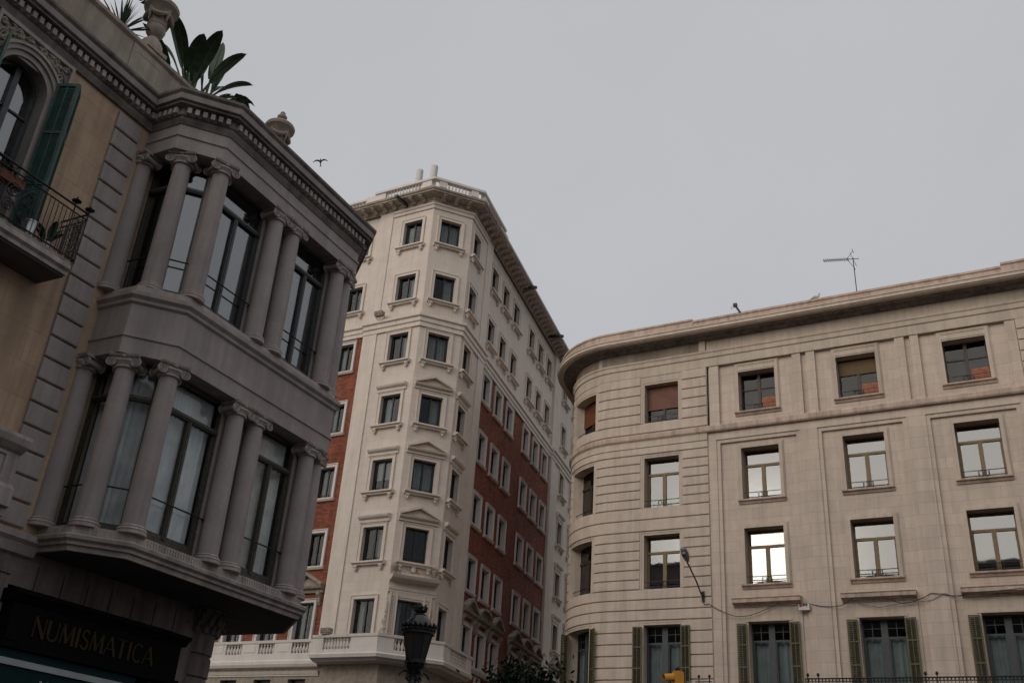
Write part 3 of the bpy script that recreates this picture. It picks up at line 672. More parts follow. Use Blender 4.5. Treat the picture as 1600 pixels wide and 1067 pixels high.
# three flat bays: recessed panels, piers
fw_ = MB(); PO = -.17
BAYS = [(.375, 4.2), (4.97, 8.70), (9.47, 13.10)]
holes = [(c-HW, c+HW, *VH[f]) for c in BCEN for f in VH]
fw_.wall(0, 13.45, 0, 24.4, PO, holes, .46)
fw_.build('wall', M['beige'], RB, recalc=False)
def piece(name, mat, *bx):
    m_ = MB()
    for q in bx: m_.box(*q)
    return m_.build(name, mat, RB)
for a, b in ((0, .375), (4.2, 4.97), (8.70, 9.47), (13.1, 13.45)): piece('pier', M['beige'], (a, b, PO-.02, 0, 6.5, 19.18))
for a, b in BAYS:
    pi_ = MB(); pi_.box(a, a+.17, PO-.02, -.05, 6.5, 18.97); pi_.box(b-.17, b, PO-.02, -.05, 6.5, 18.97); pi_.box(a, b, PO-.02, -.05, 18.97, 19.14); pi_.build('bay_frame', M['beige'], RB)
piece('upper_band', M['beige'], (0, 13.45, PO-.02, 0.001, 19.14, 19.62))
for a, b in ((.1, .56), (4.07, 4.46), (4.71, 5.10), (8.6, 9.0), (9.24, 9.59), (13.04, 13.43)): piece('pilaster', M['beige'], (a, b, PO-.02, -.01, 19.86, 22.96))
# casings and sills of the flat bays
for c in BCEN:
    for f, (zs, zh) in VH.items():
        cs = MB(); si = MB()
        if f == 1:
            for sx in (-1, 1): cs.box(c+sx*(HW+.28)-.28, c+sx*(HW+.28)+.28, PO-.02, PO+.06, 7.0, zh+.62)
            cs.box(c-HW, c+HW, PO-.02, PO+.06, zh+.1, zh+.62); cs.box(c-HW-.15, c+HW+.15, PO+.06, PO+.09, zh, zh+.12)
            si.sprism([(PO-.02, 11.42), (PO+.1, 11.42), (PO+.16, 11.5), (PO+.42, 11.56), (PO+.42, 11.70), (PO+.46, 11.74), (PO-.02, 11.8)], c-1.44, c+1.44)
        else:
            k = .15; tp = .44 if f == 4 else k
            cs.box(c-HW-k, c-HW, PO-.02, PO+.10, zs-.02, zh+tp); cs.box(c+HW, c+HW+k, PO-.02, PO+.10, zs-.02, zh+tp); cs.box(c-HW, c+HW, PO-.02, PO+.10, zh, zh+tp)
            for e_ in (-1, 1): x0, x1 = sorted((c+e_*(HW+k), c+e_*(HW+k+.05))); cs.box(x0, x1, PO-.02, PO+.05, zs-.02, zh+tp)
            if f < 4: cs.box(c-HW-k-.05, c+HW+k+.05, PO-.02, PO+.05, zh+tp, zh+tp+.05)
            if f == 4:
                for z_ in (zh+.06, zh+.30, zh+.36): cs.box(c-HW-.02, c+HW+.02, PO+.10, PO+.125, z_, z_+.04)
                cs.box(c-HW-.26, c+HW+.26, PO-.02, PO+.045, zh+tp, 22.955)
            si.sprism([(PO-.02, zs-.2), (PO+.06, zs-.2), (PO+.1, zs-.1), (PO+.2, zs-.08), (PO+.2, zs-.015), (PO-.3, zs)], c-HW-.2, c+HW+.2)
        cs.build('window_surround', M['beige_plain'], RB); si.build('window_sill' if f > 1 else 'door_hood', M['beige_warm'], RB)
# string course, entablature, cornice and attic follow the whole front and the curve
fullR = rpath(SEND2, SEND)
def rband(name, mat, prof, a=SEND2, b=SEND): m = MB(); m.sweep(rpath(a, b), prof, smooth=True); return m.build(name, mat, RB, sharp=25)
rband('string_course', M['beige_warm'], [(-.1, 19.52), (.16, 19.52), (.2, 19.58), (.2, 19.76), (.16, 19.82), (-.1, 19.86)])
rband('string_course', M['beige_plain'], [(-.1, 19.17), (.10, 19.17), (.10, 19.46), (.13, 19.52), (-.1, 19.52)], SEND2, -.03)
rband('architrave', M['beige_plain'], [(-.16, 22.95), (.04, 22.95), (.04, 23.38), (.10, 23.42), (.10, 23.62), (.15, 23.68), (.15, 23.76), (-.16, 23.80)])
rband('frieze', M['beige_plain'], [(-.2, 23.78), (.0, 23.78), (.0, 24.38), (-.2, 24.38)])
st = MB(); st.box(-.35, -.03, .0, .09, 23.8, 24.35); st.build('frieze', M['beige_plain'], RB)
rband('cornice_soffit', M['grey_dark'], [(-.2, 24.33), (.12, 24.33), (.16, 24.37), (.3, 24.41), (.34, 24.45), (.9, 24.475), (.9, 24.5), (-.2, 24.5)])  # underside in a darker tone than the beige cornice
rband('cornice', M['beige_plain'], [(-.2, 24.485), (.93, 24.46), (.93, 24.49), (1.0, 24.51), (1.0, 24.64), (1.04, 24.67), (1.04, 24.72), (-.2, 24.76)])
atc = MB(); atc.sweep(rpath(SEND2, -.4), [(.25, 24.74), (.78, 24.74), (.78, 25.14), (.84, 25.16), (.84, 25.25), (.25, 25.28)], smooth=True)
atc.sweep(rpath(-.4, 13.3), [(.25, 24.74), (.72, 24.74), (.72, 25.06), (.78, 25.08), (.78, 25.18), (.25, 25.20)])
atc.sweep(rpath(13.3, SEND), [(.25, 24.74), (.78, 24.74), (.78, 25.18), (.84, 25.20), (.84, 25.30), (.25, 25.33)])
atc.build('attic_parapet', M['beige_warm'], RB)
e2 = rp(SEND2)[0]; rfR = MB(); rfR.add([(*p, 24.9) for p in offpath(fullR, .3)]+[(SEND, -18, 24.9), (e2[0]+10, e2[1], 24.9)], [list(range(len(fullR)+2))]); rfR.build('roof', M['dark_stone'], RB, recalc=False)
bkw = MB(); bkw.quad((SEND, 0, 0), (SEND, -18, 0), (SEND, -18, 25), (SEND, 0, 25)); bkw.quad((SEND, -18, 0), (e2[0]+10, e2[1], 0), (e2[0]+10, e2[1], 25), (SEND, -18, 25)); bkw.quad((e2[0]+10, e2[1], 0), (*e2, 0), (*e2, 25), (e2[0]+10, e2[1], 25)); bkw.build('back_wall', M['beige_plain'], RB, recalc=False)

# windows of the right building
def grail(m, a, z1=.36, z2=.12, o=-.1):
    m.tube([(-a, o, z1), (a, o, z1)], .018, 5); m.tube([(-a, o, z2), (a, o, z2)], .015, 5)
    for x in (-.2, .2): m.tube([(x, o, z2-.1), (x, o, z1)], .015, 5)
    for sx in (-1, 1): m.tube([(sx*(.1+.08*cos(q)), o, .23+.1*sin(q)) for q in [i*pi/5 for i in range(11)]], .009, 5)
    m.tube([(.06*cos(q), o, .23+.13*sin(q)) for q in [i*pi/5 for i in range(10)]], .009, 5, closed=True)
def make_rwin(kind, w_, h, depth=.40):
    def mk():
        a = w_/2; d0, d1 = -depth-.06, -depth
        fr = {'tran': M['frame_brown'], 'top': M['frame_darkbrown'], 'blind': M['frame_darkbrown'], 'door': M['frame_blue'], 'dark': M['frame_darkbrown'], 'mustard': M['frame_darkbrown'], 'shut': M['frame_darkbrown']}[kind]
        root = MB(); fw = .06
        root.box(-a, -a+fw, d0, d1, 0, h); root.box(a-fw, a, d0, d1, 0, h); root.box(-a+fw, a-fw, d0, d1, 0, fw); root.box(-a+fw, a-fw, d0, d1, h-fw, h)
        tz = h*.70 if kind in ('tran', 'dark') else (h*.74 if kind == 'door' else h*.62)
        if kind in ('tran', 'dark'):
            root.box(-a+fw, a-fw, d0-.01, d1+.03, tz-.06, tz+.05); root.box(-.085, .085, d0-.01, d1+.025, fw, tz-.06)
            for sx in (-1, 1): root.box(sx*(a-fw-.025)-.03, sx*(a-fw-.025)+.03, d0+.01, d1-.01, fw, tz-.06)
        elif kind == 'door':
            root.box(-.13, .13, d0-.01, d1+.02, fw, h-fw)
            for sx in (-1, 1):
                x0, x1 = sorted((sx*.13, sx*(a-fw))); root.box(x0, x1, d0, d1, tz-.04, tz+.04); xm = (x0+x1)/2
                root.box(xm-.014, xm+.014, d0+.01, d1-.01, tz+.04, h-fw); root.box(x0, x1, d0+.012, d1-.012, tz+.36, tz+.385)
                root.box(x0, x0+.05, d0+.013, d1-.013, fw, tz-.04); root.box(x1-.05, x1, d0+.013, d1-.013, fw, tz-.04)
        else:
            root.box(-.07, .07, d0-.01, d1+.02, fw, h-fw if kind != 'mustard' else tz)
            if kind in ('top', 'shut'): root.box(-a+fw, a-fw, d0, d1+.01, tz-.04, tz+.03)
        R_ = root.build('window', fr, None)
        p = MB(); p.box(-a+.04, a-.04, d0+.02, d0+.032, .04, h-.04); p.build('pane', M['glass_sky'] if kind in ('tran', 'dark') else M['glass'], R_)
        if kind == 'blind':
            b_ = MB()
            for i in range(14): zb = h-.04-(i+1)*.085; b_.box(-a+.02, a-.02, d1+.03, d1+.05, zb+.004, zb+.083)
            b_.build('roller_blind', M['wood'], R_)
        if kind == 'mustard':
            b_ = MB(); b_.add([(-a+.02, d1+.03, tz), (a-.02, d1+.03, tz), (a-.02, d1+.05, h-.1), (-a+.02, d1+.05, h-.1)], [(0, 1, 2, 3)]); b_.build('roller_blind', M['ochre_blind'], R_)
        if kind in ('shut', 'mustard'):
            b_ = MB(); b_.box(.12, a-.04, d1+.02, d1+.06, .16, .74)
            for i in range(6): b_.box(.16, a-.08, d1+.06, d1+.075, .2+i*.085, .26+i*.085)
            b_.build('wood_shutter', M['wood_red'], R_)
        if kind in ('door',):
            c = MB(); curtain_mesh(c, -a+.05, -.1, .05, tz, -depth-.22, .03, .24, 1); curtain_mesh(c, .1, a-.05, .05, tz, -depth-.22, .03, .26, 2.5); c.build('curtain', M['curtain_cool'], R_)
        if kind != 'door': gm = MB(); grail(gm, a-.01); gm.build('guard_rail', M['black'], R_)
        r_ = MB(); r_.box(-a-.3, a+.3, -1.6, -1.55, -.3, h+.3); r_.box(-a-.3, -a-.26, -1.55, -depth-.1, -.3, h+.3); r_.box(a+.26, a+.3, -1.55, -depth-.1, -.3, h+.3); r_.box(-a-.26, a+.26, -1.55, -depth-.1, h+.26, h+.3); r_.box(-a-.26, a+.26, -1.55, -depth-.1, -.3, -.26)
        r_.build('room_behind', M['dark_room'], R_)
        return R_
    return Proto(mk)
RP = {}
def rwin(kind, w_, h, T):
    k = (kind, round(w_, 2), round(h, 2))
    if k not in RP: RP[k] = make_rwin(kind, w_, h)
    return RP[k].place(RB, T)
for f, (zs, zh) in VH.items():
    for ci, c in enumerate([-2.31]+BCEN):
        kind = {4: ['blind', 'shut', 'mustard', 'shut'][ci], 3: 'tran', 2: 'tran', 1: 'door'}[f]
        rwin(kind, 2*HW, zh-zs, FR() @ Matrix.Translation((c, (-PO if ci else 0)+.0, zs)))
    # curved corner window: set on the chord
    (pa1, _), (pb1, _) = rp(c_lo), rp(c_hi); cx_, co_ = (pa1[0]+pb1[0])/2, (pa1[1]+pb1[1])/2; ang = -atan2(pb1[1]-pa1[1], pb1[0]-pa1[0])
    kind = {4: 'blind', 3: 'dark', 2: 'dark', 1: 'door'}[f]
    rwin(kind, hypot(pb1[0]-pa1[0], pb1[1]-pa1[1]), zh-zs, Matrix.Translation((cx_, -co_, zs)) @ Matrix.Rotation(ang, 4, 'Z') @ Matrix.Translation((0, .06, 0)))
# louvred shutters of the bottom row
def make_shutter(w_, h):
    m = MB(); fw = .055
    m.box(0, fw, -.02, .02, 0, h); m.box(w_-fw, w_, -.02, .02, 0, h)
    for z in (0, h*.34, h*.67, h-fw): m.box(fw, w_-fw, -.02, .02, z, z+fw)
    m.box(w_/2-.015, w_/2+.015, -.018, .018, fw, h-fw)
    R_ = m.build('shutter', M['shutter_olive'], None)
    s = MB(); n = int(h/.075)
    for i in range(n):
        z = fw+i*(h-2*fw)/n; s.add([(fw, .016, z), (w_-fw, .016, z), (w_-fw, -.016, z+.05), (fw, -.016, z+.05)], [(0, 1, 2, 3)])
    s.build('louvre', M['slat_olive'], R_)
    return R_
sh = Proto(lambda: make_shutter(.43, 2.72))
def shut(x, o, z, ang): sh.place(RB, Matrix.Translation((x, -o, z)) @ Matrix.Rotation(ang, 4, 'Z'))
for ci, c in enumerate([-2.31]+BCEN):
    o_ = .06 if ci == 0 else PO+.1
    shut(c-HW-.47, o_+.08, 8.02, radians(5)); shut(c+HW+.01, o_+.03, 8.02, radians(-6))
(pa1, ta), (pb1, tb) = rp(c_lo-.05), rp(c_hi+.05)
shut(pb1[0]+.03, pb1[1]+.08, 8.02, radians(-40)); shut(pa1[0]-.12, pa1[1]+.45, 8.02, radians(66)); shut(pa1[0]-.05, pa1[1]+.1, 8.02, radians(-50))
# balcony with iron railing under the bottom row
bs = MB(); bs.box(.3, 13.2, -.05, .75, 7.2, 7.42); bs.build('balcony_slab', M['beige_plain'], RB)
ir = MB(); RZ = 8.36
for z in (RZ, RZ-.12, 7.5): ir.tube([(3.9, .7, z), (16.5, .7, z)], .028 if z == RZ else .016, 6)
x = 3.9
while x < 16.5: ir.tube([(x, .7, 7.45), (x, .7, RZ)], .012, 5); ir.tube([(x+.065+.05*cos(q), .7, RZ-.06+.05*sin(q)) for q in [i*pi/4 for i in range(8)]], .008, 4, closed=True); x += .13
for x in (-.45, .0, 4.0, 4.4, 8.35, 8.75, 12.9, 13.3):
    ir.tube([(x, .7, 7.45), (x, .7, RZ+.1)], .022, 6); ir.lathe(x, .7, [(0, RZ+.05), (.05, RZ+.1), (.062, RZ+.15), (.04, RZ+.2), (0, RZ+.22)], 8)
for z in (RZ-.07,): ir.tube([(-.6, .7, z), (.1, .7, z)], .02, 6)
ir.build('balcony_railing', M['black'], RB)

# =====================================================================  LEFT: townhouse with the columned bay window
AZL = radians(27.86)
TH = thing('townhouse', 'dark grey townhouse with a two-storey columned bay window and ochre wall panels', 'building', (-6.3064, 17.0725, 0), pi/2-AZL)
WD0 = -1.5          # plane of the main wall
bayp = [(-.719, WD0-.05), (-.719, -.645), (0, 0), (4.86, 0), (6.12, -1.33), (6.10, -4.2), (4.4, -4.2)]
corn = [(-13, WD0), (-.719, WD0), (-.719, -.645), (0, 0), (4.86, 0), (6.12, -1.33), (6.10, -4.2)]
def lband(name, mat, path, prof, par=TH): m = MB(); m.sweep(path, prof); return m.build(name, mat, par)
# main wall, ochre render, quoin strip
AC, AR, ASP = -3.71, .52, 13.55       # arched balcony window
AHW = .52
lw = MB()
lw.wall(-13, 4.1, 0, 14.7, WD0, [(AC-AHW, AC+AHW, 10.44, ASP+AR), (-1.0, 3.3, 0.0, 5.4)], .0)
N_ = 14; arc = [(AC+AR*cos(pi*i/N_), ASP+AR*sin(pi*i/N_)) for i in range(N_+1)]     # corners above the arch
for side in (0, 1):
    pts = arc[:N_//2+1] if side == 0 else arc[N_//2:]
    cor = (AC+AHW, ASP+AR) if side == 0 else (AC-AHW, ASP+AR)
    for i in range(len(pts)-1): lw.add([(pts[i][0], WD0, pts[i][1]), (pts[i+1][0], WD0, pts[i+1][1]), (cor[0], WD0, cor[1])], [(0, 1, 2)])
# arch reveal
rev = [(AC+AHW, 10.44)]+arc+[(AC-AHW, 10.44)]
rvl = MB()
for i in range(len(rev)-1): rvl.quad((rev[i][0], WD0, rev[i][1]), (rev[i+1][0], WD0, rev[i+1][1]), (rev[i+1][0], WD0-.3, rev[i+1][1]), (rev[i][0], WD0-.3, rev[i][1]))
rvl.build('arch_reveal', M['grey'], TH, recalc=False)
lw.quad((-13, WD0, 0), (-13, WD0-9, 0), (-13, WD0-9, 14.7), (-13, WD0, 14.7)); lw.quad((-13, WD0-9, 0), (4.4, WD0-9, 0), (4.4, WD0-9, 14.7), (-13, WD0-9, 14.7)); lw.quad((4.4, WD0-9, 0), (4.4, WD0-.3, 0), (4.4, WD0-.3, 14.7), (4.4, WD0-9, 14.7))
lw.build('wall', M['ochre'], TH, recalc=False)
qn = MB(); zq = 5.92
while zq < 14.5:
    z1 = min(zq+.43, 14.6)
    if z1-zq > .1: qn.sprism([(WD0-.02, zq+.012), (WD0+.05, zq+.012), (WD0+.065, zq+.03), (WD0+.065, z1-.05), (WD0+.05, z1-.03), (WD0-.02, z1-.03)], -1.63, -1.03)
    zq += .432
qn.build('quoin', M['grey'], TH)
# arch mouldings with carved spandrels
am = MB()
def archring(r0, r1, o0, o1, zb=10.44):
    pr = [(AC+r0*cos(pi*i/20), ASP+r0*sin(pi*i/20)) for i in range(21)]; po = [(AC+r1*cos(pi*i/20), ASP+r1*sin(pi*i/20)) for i in range(21)]
    for i in range(20): am.prism([pr[i], po[i], po[i+1], pr[i+1]], o0, o1)
    for sx in (-1, 1):
        x0, x1 = sorted((AC+sx*r0, AC+sx*r1)); am.box(x0, x1, o0, o1, zb, ASP)
archring(.52, .63, WD0-.02, WD0+.06); archring(.63, .72, WD0-.02, WD0+.11); archring(.72, .78, WD0-.02, WD0+.15)
am.box(AC-.86, AC-.80, WD0-.02, WD0+.10, ASP-.2, 14.6); am.box(AC+.80, AC+.86, WD0-.02, WD0+.10, ASP-.2, 14.6); am.box(AC-.80, AC+.80, WD0-.02, WD0+.10, 14.52, 14.6)
am.box(AC-.80, AC+.80, WD0-.03, WD0+.02, ASP+.45, 14.52)
AM = am.build('arch_moulding', M['grey'], TH)
sp = MB(); rs = random.Random(9)
for sx in (-1, 1):
    for (cx, cz, R0) in ((.62, .62, .14), (.36, .86, .10), (.70, .88, .07), (.12, .93, .07), (.5, .80, .07)):
        pts = [(AC+sx*(cx+R0*(1-k/26)*cos(k*.55)), WD0+.05+.02*sin(k), ASP+cz+R0*(1-k/26)*sin(k*.55)) for k in range(26)]
        sp.tube(pts, .026, 6)
    for k in range(26):
        x = rs.uniform(.1, .76); z = rs.uniform(.5, .94)
        if hypot(x, z) < .83: continue
        q = rs.uniform(0, 6.28); sp.tube([(AC+sx*(x+d_*cos(q)), WD0+.05+.03*sin(d_*25), ASP+z+d_*sin(q)) for d_ in (-.08, -.04, 0, .04, .08)], [.006, .024, .032, .022, .005], 6)
sp.build('carved_ornament', M['carve'], AM)
# arched window
aw_ = MB(); o0, o1 = WD0-.3, WD0-.23
prr = [(AC+(AR-.07)*cos(pi*i/16), ASP+(AR-.07)*sin(pi*i/16)) for i in range(17)]; poo = [(AC+AR*cos(pi*i/16), ASP+AR*sin(pi*i/16)) for i in range(17)]
for i in range(16): aw_.prism([prr[i], poo[i], poo[i+1], prr[i+1]], o0, o1)
for sx in (-1, 1):
    x0, x1 = sorted((AC+sx*AR, AC+sx*(AR-.07))); aw_.box(x0, x1, o0, o1, 10.44, ASP)
aw_.box(AC-.055, AC+.055, o0-.01, o1+.03, 10.44, ASP+AR-.06)
for z in (11.3, 12.2, 13.1): aw_.box(AC-AR+.07, AC+AR-.07, o0+.01, o1-.01, z-.02, z+.02)
AW = aw_.build('arched_window', M['frame_grey'], TH)
ap = MB(); ap.prism([(AC+AR-.04, 10.46)]+[(AC+(AR-.04)*cos(pi*i/16), ASP+(AR-.04)*sin(pi*i/16)) for i in range(17)]+[(AC-AR+.04, 10.46)], o0+.02, o0+.03); ap.build('pane', M['glass_bay'], AW)
ar_ = MB(); ar_.box(AC-.7, AC+.7, o0-1.0, o0-.95, 10.3, 14.2); curtain_mesh(ar_, AC+.18, AC+.50, 10.5, 13.9, o0-.2, .02, .1); ar_.build('room_behind', M['dark_room'], AW)
# folding green shutter leaves standing open
def gshutter(name, x, o, ang, w_, h, par):
    m = MB(FR(x, -o, ang)); fw = .05
    m.box(0, fw, -.022, .022, 10.5, 10.5+h); m.box(w_-fw, w_, -.022, .022, 10.5, 10.5+h)
    for z in (0, h*.33, h*.66, h-.07): m.box(fw, w_-fw, -.022, .022, 10.5+z, 10.5+z+.07)
    m.box(w_/2-.012, w_/2+.012, -.02, .02, 10.55, 10.5+h-.07)
    n = int(h/.05)
    for i in range(n):
        z = 10.55+i*(h-.14)/n; m.add([(fw, .016, z), (w_-fw, .016, z), (w_-fw, -.016, z+.075), (fw, -.016, z+.075)], [(0, 1, 2, 3)])
    return m.build(name, M['shutter_green'], par)
gshutter('shutter', AC+.60, WD0+.13, radians(-66), .42, 3.5, TH); gshutter('shutter', AC+.775, WD0+.52, radians(50), .40, 3.5, TH)
gshutter('shutter', AC-.60-.17, WD0+.52, radians(66), .42, 3.5, TH)
# balcony of the arched window
bl_ = MB(); bl_.sweep([(-6.3, WD0-.0), (-2.16, WD0-.0)], [(-.1, 10.16), (.72, 10.17), (.72, 10.24), (.78, 10.28), (.78, 10.36), (.72, 10.4), (.74, 10.45), (-.1, 10.45)])
BLC = bl_.build('balcony', M['grey_light'], TH)
bs_ = MB(); bs_.box(-6.28, -2.18, WD0, WD0+.68, 10.13, 10.165); bs_.build('balcony_soffit', M['dark_stone'], BLC)
br_ = MB(); yo = WD0+.72; x1 = -2.09
for z, r_ in ((11.52, .02), (11.39, .014), (10.52, .016)):
    br_.tube([(-6.2, yo, z), (x1, yo, z)], r_, 6); br_.tube([(x1, yo, z), (x1, WD0+.02, z)], r_, 6)
for i in range(44):
    x = x1-.09*i
    if -3.95 < x < -3.2 or x > x1-.02: continue
    br_.tube([(x, yo, 10.47), (x, yo, 11.39)], .0085, 5)
for i in range(1, 7): br_.tube([(x1, yo-.1*i, 10.47), (x1, yo-.1*i, 11.39)], .0085, 5)
def spiral(m, cx, cz, R0, turns, ph, plane, c, r=.009, sgn=1):
    pts = []
    for k in range(int(turns*14)):
        q = ph+sgn*k*2*pi/14; rr_ = R0*(1-k/(turns*14)*.9); a_, b_ = cx+rr_*cos(q), cz+rr_*sin(q)
        pts.append((a_, c, b_) if plane == 's' else (c, a_, b_))
    m.tube(pts, r, 5)
def scrollpanel(m, c0, c1, z0, z1, plane, c):
    w_ = c1-c0; 
    for j in range(6):
        zc_ = z0+(z1-z0)*(j+.5)/6
        for k, fx in enumerate((.28, .72)): spiral(m, c0+w_*fx, zc_, w_*.24, 1.8, j*1.3+k*pi, plane, c, .008, 1 if k else -1)
scrollpanel(br_, x1-.30, x1-.02, 10.54, 11.37, 's', yo); scrollpanel(br_, yo-.34, yo-.03, 10.54, 11.37, 'o', x1)
# big scrolled centre panel
for cx, cz, R0 in ((-3.28, 11.2, .09), (-3.32, 10.68, .09), (-3.30, 10.95, .07), (-3.6, 11.05, .16), (-3.62, 10.75, .14), (-3.9, 11.0, .15), (-3.88, 10.7, .12), (-4.2, 11.05, .16), (-4.25, 10.72, .14)): spiral(br_, cx, cz, R0, 2.2, cx*7, 's', yo, .010); spiral(br_, cx+.03, cz-.02, R0*.7, 1.5, cx*3, 's', yo+.012, .009, -1)
br_.tube([(-3.2, yo, 11.3), (-3.35, yo+.03, 11.15), (-3.5, yo+.05, 10.9), (-3.45, yo+.04, 10.65), (-3.25, yo, 10.56)], .01, 5)
for fx in (x1-.31, x1): 
    br_.tube([(fx, yo, 10.45), (fx, yo, 11.62)], .014, 6); br_.lathe(fx, yo, [(0, 11.575), (.03, 11.585), (.085, 11.605), (.09, 11.62), (.04, 11.635), (.012, 11.65), (.018, 11.69), (0, 11.72)], 10)
br_.build('balcony_railing', M['black'], BLC)
# lower balcony pier seen at the left edge
lp = MB(); lp.sweep([(-4.6, WD0), (-1.74, WD0)], [(-.02, 5.9), (.42, 5.9), (.42, 6.02), (.5, 6.05), (.5, 6.34), (.4, 6.44), (.4, 6.95), (.46, 6.98), (.56, 7.06), (.6, 7.16), (.6, 7.22), (-.02, 7.26)])
lp.T = FR(); lp.box(-2.47, -1.98, WD0+.4, WD0+.43, 6.88, 6.93); lp.box(-2.47, -1.98, WD0+.4, WD0+.43, 6.47, 6.52); lp.box(-2.02, -1.98, WD0+.4, WD0+.43, 6.52, 6.88)
lp.build('lower_balcony_parapet', M['grey_light'], TH)
# slab, ledges and entablatures
slab = MB(); slab.sweep(bayp, [(-1.0, 5.6), (0.0, 5.6), (.01, 5.68), (.06, 5.70), (.06, 5.75), (.12, 5.79), (.13, 5.85), (.08, 5.88), (.0, 5.89), (-.02, 6.05), (-1.0, 6.07)])
SLB = slab.build('bay_ledge', M['grey_light'], TH)
sf = MB(); sf.add([(-.66, WD0-.02, 5.597), (-.66, -.68, 5.597), (.02, -.05, 5.597), (4.82, -.05, 5.597), (6.06, -1.36, 5.597), (6.04, -4.2, 5.597), (4.4, -4.2, 5.597)], [list(range(7))]); sf.add([(-.5, WD0-.02, 6.06), (-.5, -.72, 6.06), (.02, -.15, 6.06), (4.8, -.15, 6.06), (5.9, -1.4, 6.06), (5.9, -4.2, 6.06), (4.4, -4.2, 6.06)], [list(range(7))]); sf.build('bay_soffit', M['dark_stone'], TH, recalc=False)
fl = MB(); op = offpath(bayp, -.03)      # fluted strip between the column plinths
def flutes(p, q, a, b):
    d = Vector((q[0]-p[0], q[1]-p[1])); l = d.length; an = -atan2(d.y, d.x); fl.T = FR(p[0], -p[1], an); x = a
    while x < b: fl.box(x, x+.035, -.01, .035, 5.91, 6.03); x += .07
    fl.build('fluted_band', M['grey_light'], SLB); fl.__init__()
flutes(op[0], op[1], .08, .6); flutes(op[1], op[2], .25, .7); flutes(op[2], op[3], .38, 1.72); flutes(op[2], op[3], 2.95, 4.1)
lband('ledge', M['grey_light'], [(-13, WD0), (-.72, WD0)], [(-.02, 5.45), (.1, 5.5), (.16, 5.66), (.22, 5.72), (.22, 5.82), (.1, 5.86), (-.02, 5.9)])
mid = MB(); mid.sweep(bayp, [(-.62, 9.3), (.06, 9.3), (.06, 9.62), (.09, 9.64), (.09, 9.68), (.05, 9.70), (.05, 10.32), (.10, 10.36), (.10, 10.42), (.16, 10.48), (.16, 10.56), (.08, 10.60), (.04, 10.62), (.02, 10.74), (-.62, 10.78)])
mid.build('middle_entablature', M['grey'], TH)
ent = MB(); ent.sweep(bayp, [(-.62, 14.0), (.05, 14.0), (.05, 14.30), (.08, 14.32), (.08, 14.37), (.04, 14.39), (.04, 14.76), (-.62, 14.76)]); ent.build('upper_entablature', M['grey'], TH)
ctop = MB(); ctop.sweep(corn, [(-.05, 14.62), (.06, 14.62), (.10, 14.72), (.10, 14.78), (.13, 14.80), (.13, 14.98), (.27, 15.0), (.27, 15.04), (.31, 15.06), (.33, 15.2), (.38, 15.26), (.38, 15.32), (-.05, 15.36)])
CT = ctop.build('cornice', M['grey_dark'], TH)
fc = MB(); fc.sweep(corn, [(.29, 15.07), (.325, 15.07), (.345, 15.19), (.29, 15.19)]); fc.build('cornice_fascia', M['grey'], CT)
dn = MB()
for i in range(len(corn)-1):
    p, q = corn[i], corn[i+1]; d = Vector((q[0]-p[0], q[1]-p[1])); l = d.length; dn.T = FR(p[0], -p[1], -atan2(d.y, d.x)); n = round(l/.155)
    if i == 0: p0 = l-8; n = round(8/.155)
    else: p0 = 0
    for k in range(n): x = p0+(l-p0)*(k+.5)/n; dn.box(x-.045, x+.045, .12, .215, 14.82, 14.955)
    dn.build('dentils', M['grey_light'], CT); dn = MB()
rl = MB(); rl.add([(-13, WD0-9, 15.35), (4.4, WD0-9, 15.35), (4.4, -4.2, 15.35), (6.05, -4.2, 15.35), (6.05, -1.4, 15.35), (4.8, -.05, 15.35), (.02, -.05, 15.35), (-.66, -.7, 15.35), (-.66, WD0, 15.35), (-13, WD0, 15.35)], [list(range(10))]); rl.build('roof_terrace', M['dark_stone'], TH, recalc=False)
pr_ = MB(); pr_.box(-13, 4.4, WD0-.42, WD0-.06, 15.3, 16.36); pr_.sweep([(-13, WD0-.06), (4.4, WD0-.06)], [(-.4, 16.36), (.0, 16.36), (.07, 16.42), (.07, 16.5), (.03, 16.54), (-.4, 16.56)])
pr_.box(4.04, 4.4, WD0-8, WD0-.42, 15.3, 16.5)
for a in (-1.72, 2.5): pr_.box(a, a+1.0, WD0-.06, WD0-.035, 15.38, 16.36); pr_.box(a+.18, a+.82, WD0-.035, WD0-.03, 16.2, 16.24); pr_.box(a+.78, a+.82, WD0-.035, WD0-.03, 15.6, 16.2)
pr_.build('parapet', M['parapet'], TH)
